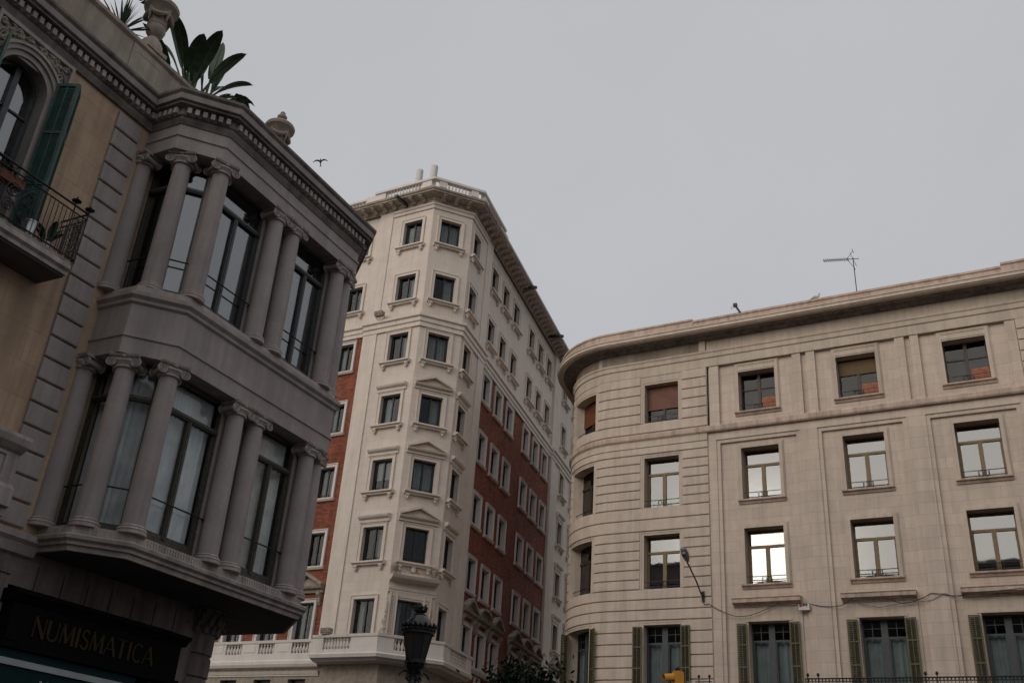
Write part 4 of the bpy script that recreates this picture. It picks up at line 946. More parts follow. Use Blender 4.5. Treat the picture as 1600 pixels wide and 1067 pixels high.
# ionic columns
def make_column(h):
    rb, rt = .205, .172; m = MB()
    m.lathe(0, 0, [(rb*1.0, .13), (rb*.995, .6), (rb*.97, 1.2), (rt*1.06, h-.7), (rt, h-.24)], 28)
    root = m.build('column', M['grey'], None)
    b = MB(); b.lathe(0, 0, [(.265, -.02), (.265, .03), (.258, .03), (.27, .055), (.258, .08), (.226, .09), (.226, .10), (.236, .115), (.222, .132), (.205, .14)], 28); b.build('column_base', M['grey_light'], root)
    c = MB(); z = h-.24
    c.lathe(0, 0, [(rt, z-.03), (rt+.02, z-.015), (rt+.02, z+.01), (rt+.004, z+.02), (rt+.015, z+.05), (rt+.05, z+.10), (rt+.045, z+.13)], 24)
    c.box(-.20, .20, -.18, .18, z+.13, z+.175); c.sprism([(-.205, z+.175), (.205, z+.175), (.225, z+.205), (.225, z+.24), (-.225, z+.24), (-.225, z+.205)], -.235, .235)
    for sx in (-1, 1):
        c.tube([(sx*.19, y, z+.07) for y in (-.16, -.08, 0, .08, .16)], [.065, .054, .048, .054, .065], 14)
        for oy in (-.17, .17):
            pts = []
            for k in range(36):
                q = pi/2-sx*k*.42; rr_ = .09*(1-k/38); pts.append((sx*.19+rr_*cos(q), oy, z+.07+rr_*sin(q)))
            c.tube(pts, .0155, 6)
    for oy in (-.17, .17):
        c.tube([(-.19, oy, z+.16), (-.1, oy, z+.135), (0, oy, z+.125), (.1, oy, z+.135), (.19, oy, z+.16)], .018, 6)
        c.lathe(0, oy*1.15, [(0, z+.13), (.035, z+.155), (.043, z+.185), (.03, z+.215), (0, z+.23)], 8)
    c.build('capital', M['grey_light'], root).scale = (1.16, 1.12, 1)
    return root
colA = Proto(lambda: make_column(3.25))
cols = [(-.70, -1.50, 90), (-.47, -.68, 62), (.09, -.14, 21), (2.0, -.13, 0), (2.6, -.13, 0), (4.40, -.13, 0), (4.84, -.24, -23), (5.9, -1.45, -65)]
for z in (6.06, 10.77):
    for x, o, a in cols: colA.place(TH, Matrix.Translation((x+(.07 if z > 9 and -.5 < x < .5 else 0), -o, z)) @ Matrix.Rotation(radians(-a) if False else radians(-(a if a < 90 else 90)), 4, 'Z'))
# the bay's glazing, behind the columns
gp = offpath(bayp, -.36)
def bay_window(p, q, a, b, z0, h, kind):
    d = Vector((q[0]-p[0], q[1]-p[1])); ux, uy = d.normalized(); T = FR(p[0]+ux*(a+b)/2, -(p[1]+uy*(a+b)/2), -atan2(uy, ux)) @ Matrix.Translation((0, 0, z0))
    w_ = b-a; hw = w_/2; m = MB(T); fm = M['frame_old'] if kind == 'low' else M['frame_grey']; tz = h*.79; fw = .055
    m.box(-hw, -hw+fw, -.05, .03, 0, h); m.box(hw-fw, hw, -.05, .03, 0, h); m.box(-hw+fw, hw-fw, -.05, .03, 0, .16); m.box(-hw+fw, hw-fw, -.05, .03, h-fw, h)
    m.box(-hw+fw, hw-fw, -.055, .06, tz-.05, tz+.05); m.box(-hw+fw, hw-fw, .06, .08, tz-.02, tz+.02)
    wide = w_ > .8
    if wide:
        m.box(-.055, .055, -.052, .045, .16, tz-.05); m.box(-.02, .02, .045, .06, .16, tz-.05)
        for sx in (-1, 1): m.box(sx*(hw-fw-.03)-.035, sx*(hw-fw-.03)+.035, -.045, .015, .16, tz-.05)
        m.box(-hw+fw, hw-fw, -.045, .02, .16, .24)
    R_ = m.build('bay_window', fm, TH)
    p_ = MB(T); p_.box(-hw+.03, hw-.03, -.02, -.01, .1, tz); p_.box(-hw+.03, hw-.03, -.02, -.01, tz, h-.03); p_.build('pane', M['glass_low'] if kind == 'low' else M['glass_bay'], R_)
    g_ = MB(T); g_.tube([(-hw-.03, .14, .78), (hw+.03, .14, .78)], .016, 6)
    for sx in (-1, 1): g_.tube([(sx*(hw+.02), .14, .78), (sx*(hw+.02), .0, .78)], .014, 5)
    g_.build('guard_bar', M['black'], R_)
    if kind == 'low':
        c = MB(T)
        if wide: curtain_mesh(c, -hw+.04, -.02, .1, tz, -.19, .042, .13, 1); curtain_mesh(c, .02, hw-.04, .1, tz, -.19, .042, .14, 2); curtain_mesh(c, -hw+.04, hw-.04, tz, h-.05, -.17, .02, .09, 3)
        else: curtain_mesh(c, -hw+.04, hw-.04, .1, h-.05, -.17, .026, .11, 1)
        c.build('curtain', M['curtain_band'], R_)
    elif wide:
        c = MB(T); curtain_mesh(c, hw-.16, hw-.05, .1, h-.05, -.2, .03, .06, 1); c.build('curtain', M['curtain_cool'], R_)
def seglen(p, q): return hypot(q[0]-p[0], q[1]-p[1])
piers = MB()
for z0, h, kind in ((6.07, 3.22, 'low'), (10.79, 3.20, 'high')):
    L0, L1, L2 = seglen(gp[0], gp[1]), seglen(gp[1], gp[2]), seglen(gp[2], gp[3])
    bay_window(gp[0], gp[1], .05, L0-.05, z0, h, kind); bay_window(gp[1], gp[2], .05, L1-.05, z0, h, kind)
    x2 = gp[2][0]
    bay_window(gp[2], gp[3], .10, 1.82-x2, z0, h, kind); bay_window(gp[2], gp[3], 2.80-x2, 4.20-x2, z0, h, kind)
    piers.T = FR(); piers.box(1.80, 2.80, gp[2][1]-.06, gp[2][1]+.06, z0-.02, z0+h+.02); piers.box(4.20, 4.66, gp[2][1]-.06, gp[2][1]+.06, z0-.02, z0+h+.02)
    for k in (1, 2): piers.lathe(gp[k][0]-.0, gp[k][1], [(.075, z0-.02), (.075, z0+h+.02)], 10)
    piers.lathe(gp[2][0]+.07, gp[2][1], [(.06, z0-.02), (.06, z0+h+.02)], 8)
    L3, L4 = seglen(gp[3], gp[4]), seglen(gp[4], gp[5])
    bay_window(gp[3], gp[4], .35, L3-.35, z0, h, kind); bay_window(gp[4], gp[5], .5, L4-.5, z0, h, kind)
piers.build('bay_pier', M['grey'], TH)
rm = MB(); rm.add([(-.25, WD0-.02), (4.35, WD0-.02), (4.35, -4.1)] and [(-.2, WD0+.01, 6), (4.35, WD0+.01, 6), (4.35, WD0+.01, 14.4), (-.2, WD0+.01, 14.4)], [(0, 1, 2, 3)]); rm.quad((4.42, WD0, 6), (4.42, -4.2, 6), (4.42, -4.2, 14.4), (4.42, WD0, 14.4)); rm.quad((4.3, -.46, 6), (4.3, WD0, 6), (4.3, WD0, 14.4), (4.3, -.46, 14.4)); rm.build('bay_interior', M['room'], TH, recalc=False)
# ground floor: stone panels under the bay, corner pilaster with leafy capital
gf = MB()
for i, x in enumerate((-3.4, -2.2, -1.06, -.5, .06, .62, 1.18, 1.74, 2.3, 2.86)):
    x2_ = (-2.2, -1.06, -.5, .06, .62, 1.18, 1.74, 2.3, 2.86, 3.3)[i]; gf.box(x+.015, x2_-.015, WD0-.02, WD0+.03, 5.0, 5.46)
for i in range(12):
    z = .3+i*.44; 
    if z < 5.2:
        gf.lathe(3.78, WD0-.42, [(.52, z+.02), (.55, z+.04), (.55, z+.40), (.52, z+.42)], 24, -.3, pi+.1); gf.lathe(3.78, WD0-.42, [(.5, z), (.5, z+.44)], 24, -.3, pi+.1)
    gf.box(-3.3, -1.02, WD0-.02, WD0+.06, z+.02, min(z+.42, 5.4))
gf.box(-13, 3.6, WD0-.02, WD0+.02, 5.40, 5.62); gf.box(2.95, 3.5, WD0-.02, WD0+.025, 0, 5.42)
gf.build('ground_floor_stone', M['grey_dark'], TH)  # darker than the upper stone: street-level shade put into the colour
ck = MB(); rk = random.Random(2)
for ring, (zb, hh, rad, nn) in enumerate(((5.12, .2, .57, 11), (5.26, .3, .60, 10))):
    for i in range(nn):
        a = -.2+(pi+.2)*i/(nn-1)
        pts = []; 
        for k in range(6):
            tt = k/5; rr_ = rad+.02+.16*tt**3; zz = zb+hh*min(1, tt*1.15)-(.07*max(0, tt-.8)*5); pts.append((3.78+rr_*cos(a), WD0-.42+rr_*sin(a), zz))
        ck.tube(pts, [.05, .06, .06, .05, .04, .02], 6)
for a in (.35, 1.25, 2.2): ck.tube([(3.78+(.66+.05*cos(q))*cos(a), WD0-.42+(.66+.05*cos(q))*sin(a), 5.50+.06*sin(q)) for q in [k*.6 for k in range(14)]], .03, 6)
ck.lathe(3.78, WD0-.42, [(.55, 5.1), (.56, 5.4), (.66, 5.56), (.7, 5.6)], 24, -.3, pi+.1)
ck.build('leafy_capital', M['grey_dark'], TH)

# =====================================================================  things on and around the buildings
def lp_(s, o, z): return Matrix.Translation((-6.3064, 17.0725, 0)) @ Matrix.Rotation(pi/2-AZL, 4, 'Z') @ Vector((s, -o, z))
def rw_(s, o, z): return Matrix.Translation((9.46525, 43.1086, 0)) @ Matrix.Rotation(pi/2-AZR, 4, 'Z') @ Vector((s, -o, z))
def bw_(T, s, o, z): return Matrix.Translation((CX, CY, 0)) @ Matrix.Rotation(pi/2-AZC, 4, 'Z') @ T @ Vector((s, -o, z))
RZL, RZR, RZC = pi/2-AZL, pi/2-AZR, pi/2-AZC
# shop signs
LET = {'N': ['|0', '/01', '|1'], }
def strokes(ch):    # polylines in a unit box with stroke weights: k = thick, n = thin
    T_, t_ = .16, .055
    return {'N': [((.1, 0), (.1, 1), t_), ((.1, 1), (.9, 0), T_), ((.9, 0), (.9, 1), t_)], 'U': [((.12, 1), (.12, .3), T_), ((.88, 1), (.88, .3), t_), 'arcU'],
            'M': [((.08, 0), (.16, 1), t_), ((.16, 1), (.5, .08), T_), ((.5, .08), (.84, 1), t_), ((.84, 1), (.92, 0), T_)], 'I': [((.5, 0), (.5, 1), T_)],
            'S': ['arcS'], 'A': [((.02, 0), (.5, 1), t_), ((.5, 1), (.98, 0), T_), ((.22, .34), (.8, .34), t_)], 'T': [((.5, 0), (.5, 1), T_), ((.05, .97), (.95, .97), t_)],
            'C': ['arcC'], 'R': [((.14, 0), (.14, 1), T_), 'arcR', ((.45, .5), (.95, 0), T_)]}[ch]
def letter(m, ch, x, z, w_, h, o, th=.03):
    def seg(a, b, wt):
        ax, az, bx, bz_ = x+a[0]*w_, z+a[1]*h, x+b[0]*w_, z+b[1]*h; d = Vector((bx-ax, bz_-az)).normalized(); n = Vector((-d.y, d.x))*wt*h*.5
        m.prism([(ax+n.x, az+n.y), (ax-n.x, az-n.y), (bx-n.x, bz_-n.y), (bx+n.x, bz_+n.y)], o, o+th)
    for s in strokes(ch):
        if s == 'arcU': pts = [(.5+.38*cos(q), .3-.28*sin(q)) for q in [pi-i*pi/8 for i in range(9)]]
        elif s == 'arcC': pts = [(.55+.45*cos(q), .5+.48*sin(q)) for q in [radians(45)+i*radians(270)/14 for i in range(15)]]
        elif s == 'arcR': pts = [(.14, .97)]+[(.5+.36*cos(q), .74+.23*sin(q)) for q in [pi/2-i*pi/8 for i in range(9)]]+[(.14, .51)]
        elif s == 'arcS': pts = [(.5+.34*cos(q), .75+.22*sin(q)) for q in [radians(20)+i*radians(250)/10 for i in range(11)]]+[(.5+.38*cos(q), .27-.24*sin(q)) for q in [radians(-90)+i*radians(250)/10 for i in range(11)]]
        else: seg(*s); continue
        for i in range(len(pts)-1): seg(pts[i], pts[i+1], .10 if ch != 'S' else .11)
SG = thing('shop_sign', 'black fascia sign with gold capital letters under the bay window', 'sign', lp_(0, 0, 0), RZL)
sb = MB(); sb.box(-1.0, 2.95, WD0-.05, WD0+.28, 4.08, 4.74); sb.sprism([(WD0, 4.72), (WD0+.3, 4.72), (WD0+.36, 4.8), (WD0+.42, 4.84), (WD0+.42, 4.9), (WD0, 4.92)], -1.08, 3.05)
sb.sprism([(WD0, 4.0), (WD0+.34, 4.0), (WD0+.34, 4.08), (WD0, 4.08)], -1.05, 3.0)
sb.box(-1.0, -.78, WD0+.28, WD0+.31, 4.12, 4.7); sb.build('signboard', M['sign_black'], SG)
lt = MB(); word = 'NUMISMATICA'; wd = {'N': .27, 'U': .26, 'M': .31, 'I': .1, 'S': .19, 'A': .27, 'T': .24, 'C': .25}
gap = (2.78-sum(wd[c] for c in word))/(len(word)-1); x = -.52
for c in word: letter(lt, c, x, 4.23, wd[c], .33, WD0+.283); x += wd[c]+gap
lt.build('lettering', M['gold'], SG)
SG2 = thing('shop_sign', 'dark teal signboard with a white top strip below the gold letters', 'sign', lp_(0, 0, 0), RZL)
s2 = MB(); s2.box(-1.0, 2.0, WD0-.05, WD0+.26, 3.0, 3.98); s2.build('signboard', M['teal'], SG2)
s3 = MB(); s3.box(-1.0, 1.75, WD0+.255, WD0+.30, 3.74, 3.84); s3.build('white_strip', M['curtain_cool'], SG2)
l2 = MB(); x = -.14
for c in 'AUR': letter(l2, c, x, 3.34, .17, .25, WD0+.263, .012); x += .21
l2.build('lettering', M['white_paint'], SG2)
mb = MB(FR()); mb.box(-3.2, 3.3, WD0-.9, WD0-.8, 0, 5.4); mb.build('shopfront', M['sign_black'], TH)

# stone urns on the parapet
def make_urn(label):
    R_ = thing('stone_urn', label, 'urn', (0, 0, 0), RZL, 'stone urns on the roof parapet')
    p = MB(); p.box(-.27, .27, -.27, .27, 0, .1); p.lathe(0, 0, [(.26, .1), (.25, .26), (.20, .36), (.16, .4)], 20); p.build('pedestal', M['parapet'], R_)
    b = MB(); b.lathe(0, 0, [(.16, .4), (.14, .44), (.10, .5), (.13, .53), (.19, .62), (.215, .72), (.20, .8), (.215, .83), (.20, .86), (.21, 1.0), (.25, 1.16), (.33, 1.25), (.38, 1.3), (.39, 1.37), (.36, 1.42), (.28, 1.44)], 24); b.build('bowl', M['carve'], R_)
    l_ = MB(); l_.lathe(0, 0, [(.28, 1.43), (.24, 1.5), (.15, 1.56), (.08, 1.6), (.07, 1.64), (.12, 1.68), (.13, 1.73), (.09, 1.78), (.06, 1.81), (.07, 1.85), (.03, 1.9), (0, 1.91)], 20); l_.build('lid', M['carve'], R_)
    g_ = MB()
    for i in range(4):       # swags
        a0 = i*pi/2
        pts = []
        for k in range(9):
            a = a0+pi/2*k/8; rr_ = .255+.03*sin(pi*k/8); pts.append((rr_*cos(a), rr_*sin(a), 1.18-.18*sin(pi*k/8)))
        g_.tube(pts, [.03, .04, .05, .055, .06, .055, .05, .04, .03], 7)
        g_.tube([(.26*cos(a0), .26*sin(a0), 1.24), (.27*cos(a0), .27*sin(a0), 1.1), (.25*cos(a0), .25*sin(a0), .92)], [.05, .045, .02], 7)
    g_.build('swag', M['carve'], R_)
    return R_
u1 = make_urn('weathered stone urn on the parapet, nearest the upper left corner'); u1.location = lp_(-1.18, WD0-.24, 16.52)
ch = [c for c in bpy.data.objects if c.parent == u1]
u2 = u1.copy(); COL.objects.link(u2); u2['label'] = 'lidded stone urn rising over the cornice of the bay window'; u2.location = lp_(3.12, WD0-.24, 16.42)
for c in ch: k = c.copy(); COL.objects.link(k); k.parent = u2

# banana plants and spiky palm on the terrace
def bleaf(m, base, dirv, L_, w_, droop, up=1.0, split=0, seed=0):
    rr_ = random.Random(seed); d = Vector(dirv).normalized(); side = d.cross(Vector((0, 0, 1)))
    side = side.normalized() if side.length > .05 else Vector((1, 0, 0))
    n = 14; P0 = Vector(base); pts = []; 
    h = Vector((d.x, d.y, 0)); el = atan2(d.z, h.length); h = h.normalized() if h.length > .01 else Vector((1, 0, 0))
    p = P0.copy(); 
    spine = []
    for k in range(n+1):
        tt = k/n; e_ = el-droop*tt*tt; spine.append(p.copy()); p = p+(h*cos(e_)+Vector((0, 0, 1))*sin(e_))*(L_/n)
    st = 4
    m.tube([tuple(q) for q in spine], [.03-.022*k/n for k in range(n+1)], 5)
    for sgn in (-1, 1):
        for k in range(st, n):
            if split and rr_.random() < split: continue
            t0, t1 = (k-st)/(n-st), (k+1-st)/(n-st)
            wf = lambda t: w_*(max(0, sin(pi*min(1, t*.93+.07)))**.6)
            fold = .3
            up_ = Vector((0, 0, 1))
            a, b = spine[k], spine[k+1]; e1 = a+side*sgn*wf(t0)+up_*(fold*wf(t0)*(.6 if not split else rr_.uniform(-.6, .8))); e2_ = b+side*sgn*wf(t1)+up_*(fold*wf(t1)*(.6 if not split else rr_.uniform(-.6, .8)))
            m.add([tuple(a), tuple(b), tuple(e2_), tuple(e1)], [(0, 1, 2, 3)], True)
def plant_mb():
    return MB(Matrix.Scale(-1, 4, Vector((0, 1, 0))))   # o axis = +y, so plain (x, y, z) points
BAN = thing('banana_plant', 'leafy banana plant behind the roof parapet between the two urns', 'plant', lp_(.72, WD0-.8, 16.0), RZL); BAN.scale = (1.15, 1.1, 1.2)
rb_ = random.Random(21)
def mkleaf(par, x, y, z, az, el, L_, w_, dr, split, sd, mat='leaf'):
    m = plant_mb(); bleaf(m, (x, y, z), (cos(az)*cos(el), sin(az)*cos(el), sin(el)), L_, w_*.82, dr, split=split, seed=sd); m.build('leaf', M[mat], par, recalc=False)
LV = [(.28, 0, 1.15, .3, 1.50, 1.55, .17, .05, 0), (.40, .05, 1.1, .2, 1.36, 1.30, .13, .15, 0), (.30, .1, 1.0, 2.6, 1.4, 1.15, .15, .2, 0),      # the upright pair
      (.35, 0, .95, .05, .95, 1.45, .16, 1.25, .12), (.30, -.05, .8, -.05, .75, 1.75, .18, 1.75, .22), (.35, .05, .75, .1, .45, 1.5, .16, 1.7, .2), (.32, 0, 1.1, .3, 1.1, 1.05, .15, .8, 0), (.25, .1, .9, -.4, .9, 1.3, .15, 1.3, .1),
      (-.30, 0, .95, 2.9, 1.2, 1.05, .16, .5, 0), (-.15, .1, 1.0, 1.9, 1.4, 1.15, .14, .3, 0), (-.35, -.1, .9, 3.5, .95, 1.1, .15, .9, 0), (-.05, 0, 1.0, .8, 1.3, 1.2, .15, .4, 0), (-.50, 0, .85, 3.1, .75, 1.0, .13, .8, 0),
      (-.25, -.15, .8, 4.4, 1.1, 1.1, .18, .8, 0), (0, -.15, .85, 5.1, 1.15, 1.1, .18, .7, 0), (.15, -.1, .8, 5.8, 1.05, 1.1, .17, .8, 0), (-.1, 0, .75, 4.0, 1.25, 1.0, .18, .6, 0), (-.4, -.1, .75, 4.2, .95, .95, .18, .8, 0), (.05, .1, .8, 1.4, 1.2, 1.1, .18, .6, 0), (-.2, .1, .85, 2.2, 1.2, 1.05, .17, .6, 0)]
for i, v in enumerate(LV): mkleaf(BAN, *v[:5], v[5]*(1.3 if i > 7 else 1.12 if i > 2 else 1), v[6]*1.08, *v[7:], sd=i)
pm = plant_mb()
pm.lathe(0, 0, [(.0, 0), (.24, 0), (.34, .55), (.36, .62), (.30, .62), (.28, .5)], 18); pm.build('pot', M['terracotta'], BAN)
sm_ = plant_mb()
for i in range(7): a = i*.9; sm_.tube([(.1*cos(a), .1*sin(a), .3), (.3*cos(a), .1*sin(a), 1.0)], .04, 6)
sm_.build('stem', M['bark'], BAN)
BN2 = thing('banana_plant', 'drooping banana leaf at the top edge left of the first urn', 'plant', lp_(-3.15, WD0-.8, 15.36), RZL); BN2.scale = (1, 1, 1.05)
for i, v in enumerate([(0, 0, 1.4, -.1, .9, 2.6, .26, 1.35, .1), (0, 0, 1.4, .5, 1.1, 2.2, .24, 1.1, 0), (0, 0, 1.4, 2.6, 1.1, 2.2, .25, .8, 0), (0, 0, 1.4, 4.0, 1.2, 2.2, .25, .8, 0), (.0, .1, 1.4, -.6, 1.1, 2.3, .24, 1.3, .1)]): mkleaf(BN2, *v, sd=40+i)
sm_ = plant_mb(); sm_.tube([(0, 0, .4), (0, 0, 1.5)], [.1, .07], 8); sm_.build('stem', M['bark'], BN2)
pm = plant_mb(); pm.lathe(0, 0, [(.0, 0), (.2, 0), (.28, .5), (.3, .56), (.25, .56), (.23, .42)], 16); pm.build('pot', M['terracotta'], BN2)
YU = thing('yucca_plant', 'spiky yucca with thin upright blades beside the first urn', 'plant', lp_(-1.75, WD0-.6, 15.85), RZL)
ym = plant_mb(); ry = random.Random(4)
for i in range(70):
    a = ry.uniform(0, 6.28); el = ry.uniform(.35, 1.5); l_ = ry.uniform(.7, 1.05); d = Vector((cos(a)*cos(el), sin(a)*cos(el), sin(el))); sd_ = d.cross(Vector((0, 0, 1))); sd_ = sd_.normalized() if sd_.length > .02 else Vector((1, 0, 0))
    b = Vector((0, 0, 1.0)); md = b+d*l_*.5; tp = b+d*l_-Vector((0, 0, .05))
    ym.add([tuple(b-sd_*.012), tuple(b+sd_*.012), tuple(md+sd_*.02), tuple(tp), tuple(md-sd_*.02)], [(0, 1, 2, 3, 4)])
ym.build('foliage', M['leaf'], YU, recalc=False)
yt = plant_mb(); yt.tube([(0, 0, .3), (0, 0, 1.05)], [.08, .06], 8); yt.build('trunk', M['bark'], YU); pm = plant_mb(); pm.lathe(0, 0, [(.0, 0), (.18, 0), (.25, .4), (.27, .45), (.22, .45), (.2, .36)], 16); pm.build('pot', M['terracotta'], YU)
# things on the balcony
BK_ = thing('metal_bucket', 'shiny galvanised bucket standing behind the balcony bars', 'bucket', lp_(-2.99, WD0+.52, 10.45), RZL)
m_ = plant_mb(); m_.lathe(0, 0, [(.0, 0), (.11, 0), (.12, .12), (.125, .13), (.125, .15), (.12, .16), (.135, .34), (.145, .345), (.145, .37), (.125, .37), (.11, .05)], 20); m_.build('pail', M['silver'], BK_)
m_ = plant_mb(); m_.tube([(.14*cos(q), 0, .36-.12*sin(q)) for q in [pi*i/10 for i in range(11)]], .006, 5); m_.build('handle', M['steel'], BK_)
PP = thing('potted_plant', 'small broad-leaved plant in a white pot on the balcony', 'plant', lp_(-2.55, WD0+.45, 10.45), RZL)
m_ = plant_mb(); m_.lathe(0, 0, [(0, 0), (.09, 0), (.12, .2), (.125, .22), (.10, .22), (.09, .16)], 16); m_.build('pot', M['white_paint'], PP)
for i, (az_, el, l_, w_) in enumerate(((.2, 1.2, .62, .12), (2.5, 1.0, .5, .08), (3.6, .7, .45, .06), (5.2, .9, .4, .06), (1.2, .8, .45, .07), (4.4, 1.1, .5, .08))): mkleaf(PP, 0, 0, .18, az_, el, l_, w_, .6, 0, 60+i)
PF = thing('flower_box', 'trailing dark green plants along the top rail at the left edge', 'plant', lp_(-4.1, WD0+.6, 11.28), RZL)
m_ = plant_mb(); rf_ = random.Random(8)
for i in range(260):
    c = Vector((rf_.gauss(0, .36), rf_.gauss(0, .07), rf_.gauss(.12, .08))); a = Vector((rf_.uniform(-1, 1), rf_.uniform(-1, 1), rf_.uniform(-.4, 1))).normalized()*.06; b = a.cross(Vector((rf_.uniform(-1, 1), rf_.uniform(-1, 1), 1))).normalized()*.02
    m_.add([tuple(c-a), tuple(c+b), tuple(c+a), tuple(c-b)], [(0, 1, 2, 3)])
m_.build('foliage', M['leaf'], PF, recalc=False); m_ = plant_mb(); m_.box(-.7, .7, -.08, .08, -.1, .08); m_.build('planter', M['terracotta'], PF)

# street lantern in front of the corner block
SLN = thing('street_lantern', 'ornate black cast iron street lantern with smoky glass and crown rim', 'street lamp', (-1.16, 16.46, 0), radians(8))
m = plant_mb(); m.lathe(0, 0, [(.2, 0), (.2, .3), (.14, .36), (.12, 1.0), (.075, 1.1), (.06, 3.3), (.075, 3.4), (.05, 3.5), (.06, 3.6), (.14, 3.68), (.16, 3.74), (.1, 3.82), (.06, 3.9), (.07, 3.98), (.13, 4.06), (.15, 4.1)], 16)
m.build('post', M['black'], SLN)
m = plant_mb()
for i in range(4):
    a = i*pi/2+.4; m.tube([((.05+.10*(1-k/16)*1.3+.09*cos(k*.5)*(1-k/20))*cos(a), (.05+.10*(1-k/16)*1.3+.09*cos(k*.5)*(1-k/20))*sin(a), 3.93+.10*sin(k*.5)*(1-k/20)) for k in range(16)], .02, 6)
m.build('scroll_bracket', M['black'], SLN)
m = plant_mb(); m.lathe(0, 0, [(.15, 4.2), (.235, 4.59)], 8, pi/8, 2*pi+pi/8, smooth=False); m.build('lantern_glass', M['lantern_glass'], SLN, recalc=True)
m = plant_mb()
for i in range(8): a = pi/8+i*pi/4; m.tube([(.152*cos(a), .152*sin(a), 4.18), (.24*cos(a), .24*sin(a), 4.6)], .010, 5)
m.lathe(0, 0, [(.11, 4.09), (.165, 4.14), (.165, 4.19), (.14, 4.2)], 16); m.lathe(0, 0, [(.23, 4.585), (.262, 4.59), (.262, 4.615), (.243, 4.63), (.25, 4.68), (.268, 4.69), (.268, 4.705), (.22, 4.71)], 24)
for i in range(10):
    a = i*pi/5; m.tube([(.15*cos(a)+.03*cos(q)*cos(a), .15*sin(a)+.03*cos(q)*sin(a), 4.12+.035*sin(q)) for q in [k*.8 for k in range(8)]], .008, 5)
for i in range(20):
    a = i*pi/10; big = i % 2 == 0; h_ = .075 if big else .045
    m.tube([(.264*cos(a), .264*sin(a), 4.695), (.276*cos(a), .276*sin(a), 4.695+h_*.5), (.27*cos(a), .27*sin(a), 4.695+h_)], [.02, .028, .005] if big else [.018, .02, .005], 6)
    m.tube([(.262*cos(a), .262*sin(a), 4.635), (.275*cos(a+.07), .275*sin(a+.07), 4.665), (.262*cos(a+.14), .262*sin(a+.14), 4.64)], .013, 5)
m.build('crown_rim', M['black'], SLN)
m = plant_mb(); m.lathe(0, 0, [(.225, 4.7), (.22, 4.73), (.185, 4.80), (.135, 4.87), (.115, 4.885)], 24); m.build('dome', M['lantern_glass'], SLN)
m = plant_mb(); m.lathe(0, 0, [(.12, 4.88), (.122, 4.895), (.08, 4.91), (.045, 4.925), (.05, 4.96), (.035, 4.99), (.05, 5.02), (.02, 5.07), (0, 5.09)], 14)
for i in range(8):
    a = i*.8; m.tube([(.03*cos(a), .03*sin(a), 4.93), (.085*cos(a), .085*sin(a), 4.97), (.10*cos(a), .10*sin(a), 5.02), (.08*cos(a), .08*sin(a), 5.05+.02*(i % 2))], [.018, .024, .018, .005], 6)
m.build('finial', M['black'], SLN)
# traffic light
TL = thing('traffic_light', 'yellow traffic light head with amber visors in front of the beige building', 'traffic light', (4.33, 23.61, 0), radians(-78))
m = plant_mb(); m.box(-.10, .10, -.10, .12, 4.66, 5.47); m.box(-.085, .085, -.085, .1, 5.47, 5.49); TLh = m.build('housing', M['yellow'], TL)
for z in (5.34, 5.06, 4.80):
    m = plant_mb(); n = 12; pts = [(.1*cos(q), -.1, z+.1*sin(q)) for q in [-.5+i*(pi+1)/n for i in range(n+1)]]; pts2 = [(.095*cos(q), -.1-.24, z-.03+.095*sin(q)) for q in [-.5+i*(pi+1)/n for i in range(n+1)]]
    m.add(pts+pts2, [(i, i+1, n+2+i, n+1+i) for i in range(n)], True); v_ = m.build('visor', M['yellow'], TL, recalc=False)
    m = plant_mb(); m.lathe(0, 0, [(0, 0), (.09, 0)], 16); m.T = Matrix.Translation((0, -.105, z)) @ Matrix.Rotation(pi/2, 4, 'X'); m.v = []; m.f = []; m.sm = []; m.uv = []; m.lathe(0, 0, [(0.0001, .02), (.06, .012), (.088, 0)], 16); m.build('lens', M['lens'], TL, recalc=False)
m = plant_mb(); m.lathe(0, 0, [(.12, 0), (.12, .4), (.055, .5), (.05, 4.7)], 14); m.tube([(.08, .1, 5.2), (.2, .16, 5.24), (.3, .2, 5.2), (.42, .24, 5.1), (.5, .26, 4.9)], .03, 8); m.tube([(.5, .26, 0), (.5, .26, 4.95)], .05, 10); m.build('pole', M['steel'], TL)
m = plant_mb(); m.tube([(-.04, 0, 5.49), (-.02, -.02, 5.54), (.05, 0, 5.56), (.1, .02, 5.52)], [.03, .04, .04, .02], 6); m.build('top_bracket', M['black'], TL)
# wall street lamp on the beige building
WL = thing('wall_lamp', 'long-armed street lamp bracketed to the rusticated beige wall', 'street lamp', rw_(-.39, .06, 11.95), RZR)
m = MB(); m.tube([(0, .05, -.05), (-.05, .2, .1), (-.1, .6, .5), (-.18, 1.3, 1.0), (-.2, 1.5, 1.12)], .032, 8); m.box(-.06, .06, -.02, .06, -.25, .2); m.tube([(0, .04, -.2), (0, .2, .12)], .018, 6); m.build('arm', M['black'], WL)
m = MB(Matrix.Translation((-.2, -1.45, 1.1)) @ Matrix.Rotation(radians(-38), 4, 'X'))
n = 10; prof = [(.05, 0), (.10, .1), (.16, .3), (.175, .5), (.14, .68), (.06, .78)]
pts = []
for r_, y in prof:
    for k in range(n): a = 2*pi*k/n; pts.append((r_*cos(a), y, r_*.62*sin(a)+.05))
F = [(j*n+k, j*n+(k+1) % n, (j+1)*n+(k+1) % n, (j+1)*n+k) for j in range(len(prof)-1) for k in range(n)]+[list(range(n)), [(len(prof)-1)*n+k for k in range(n)]]
m.add(pts, F, True); m.build('lamp_head', M['steel'], WL, sharp=70)
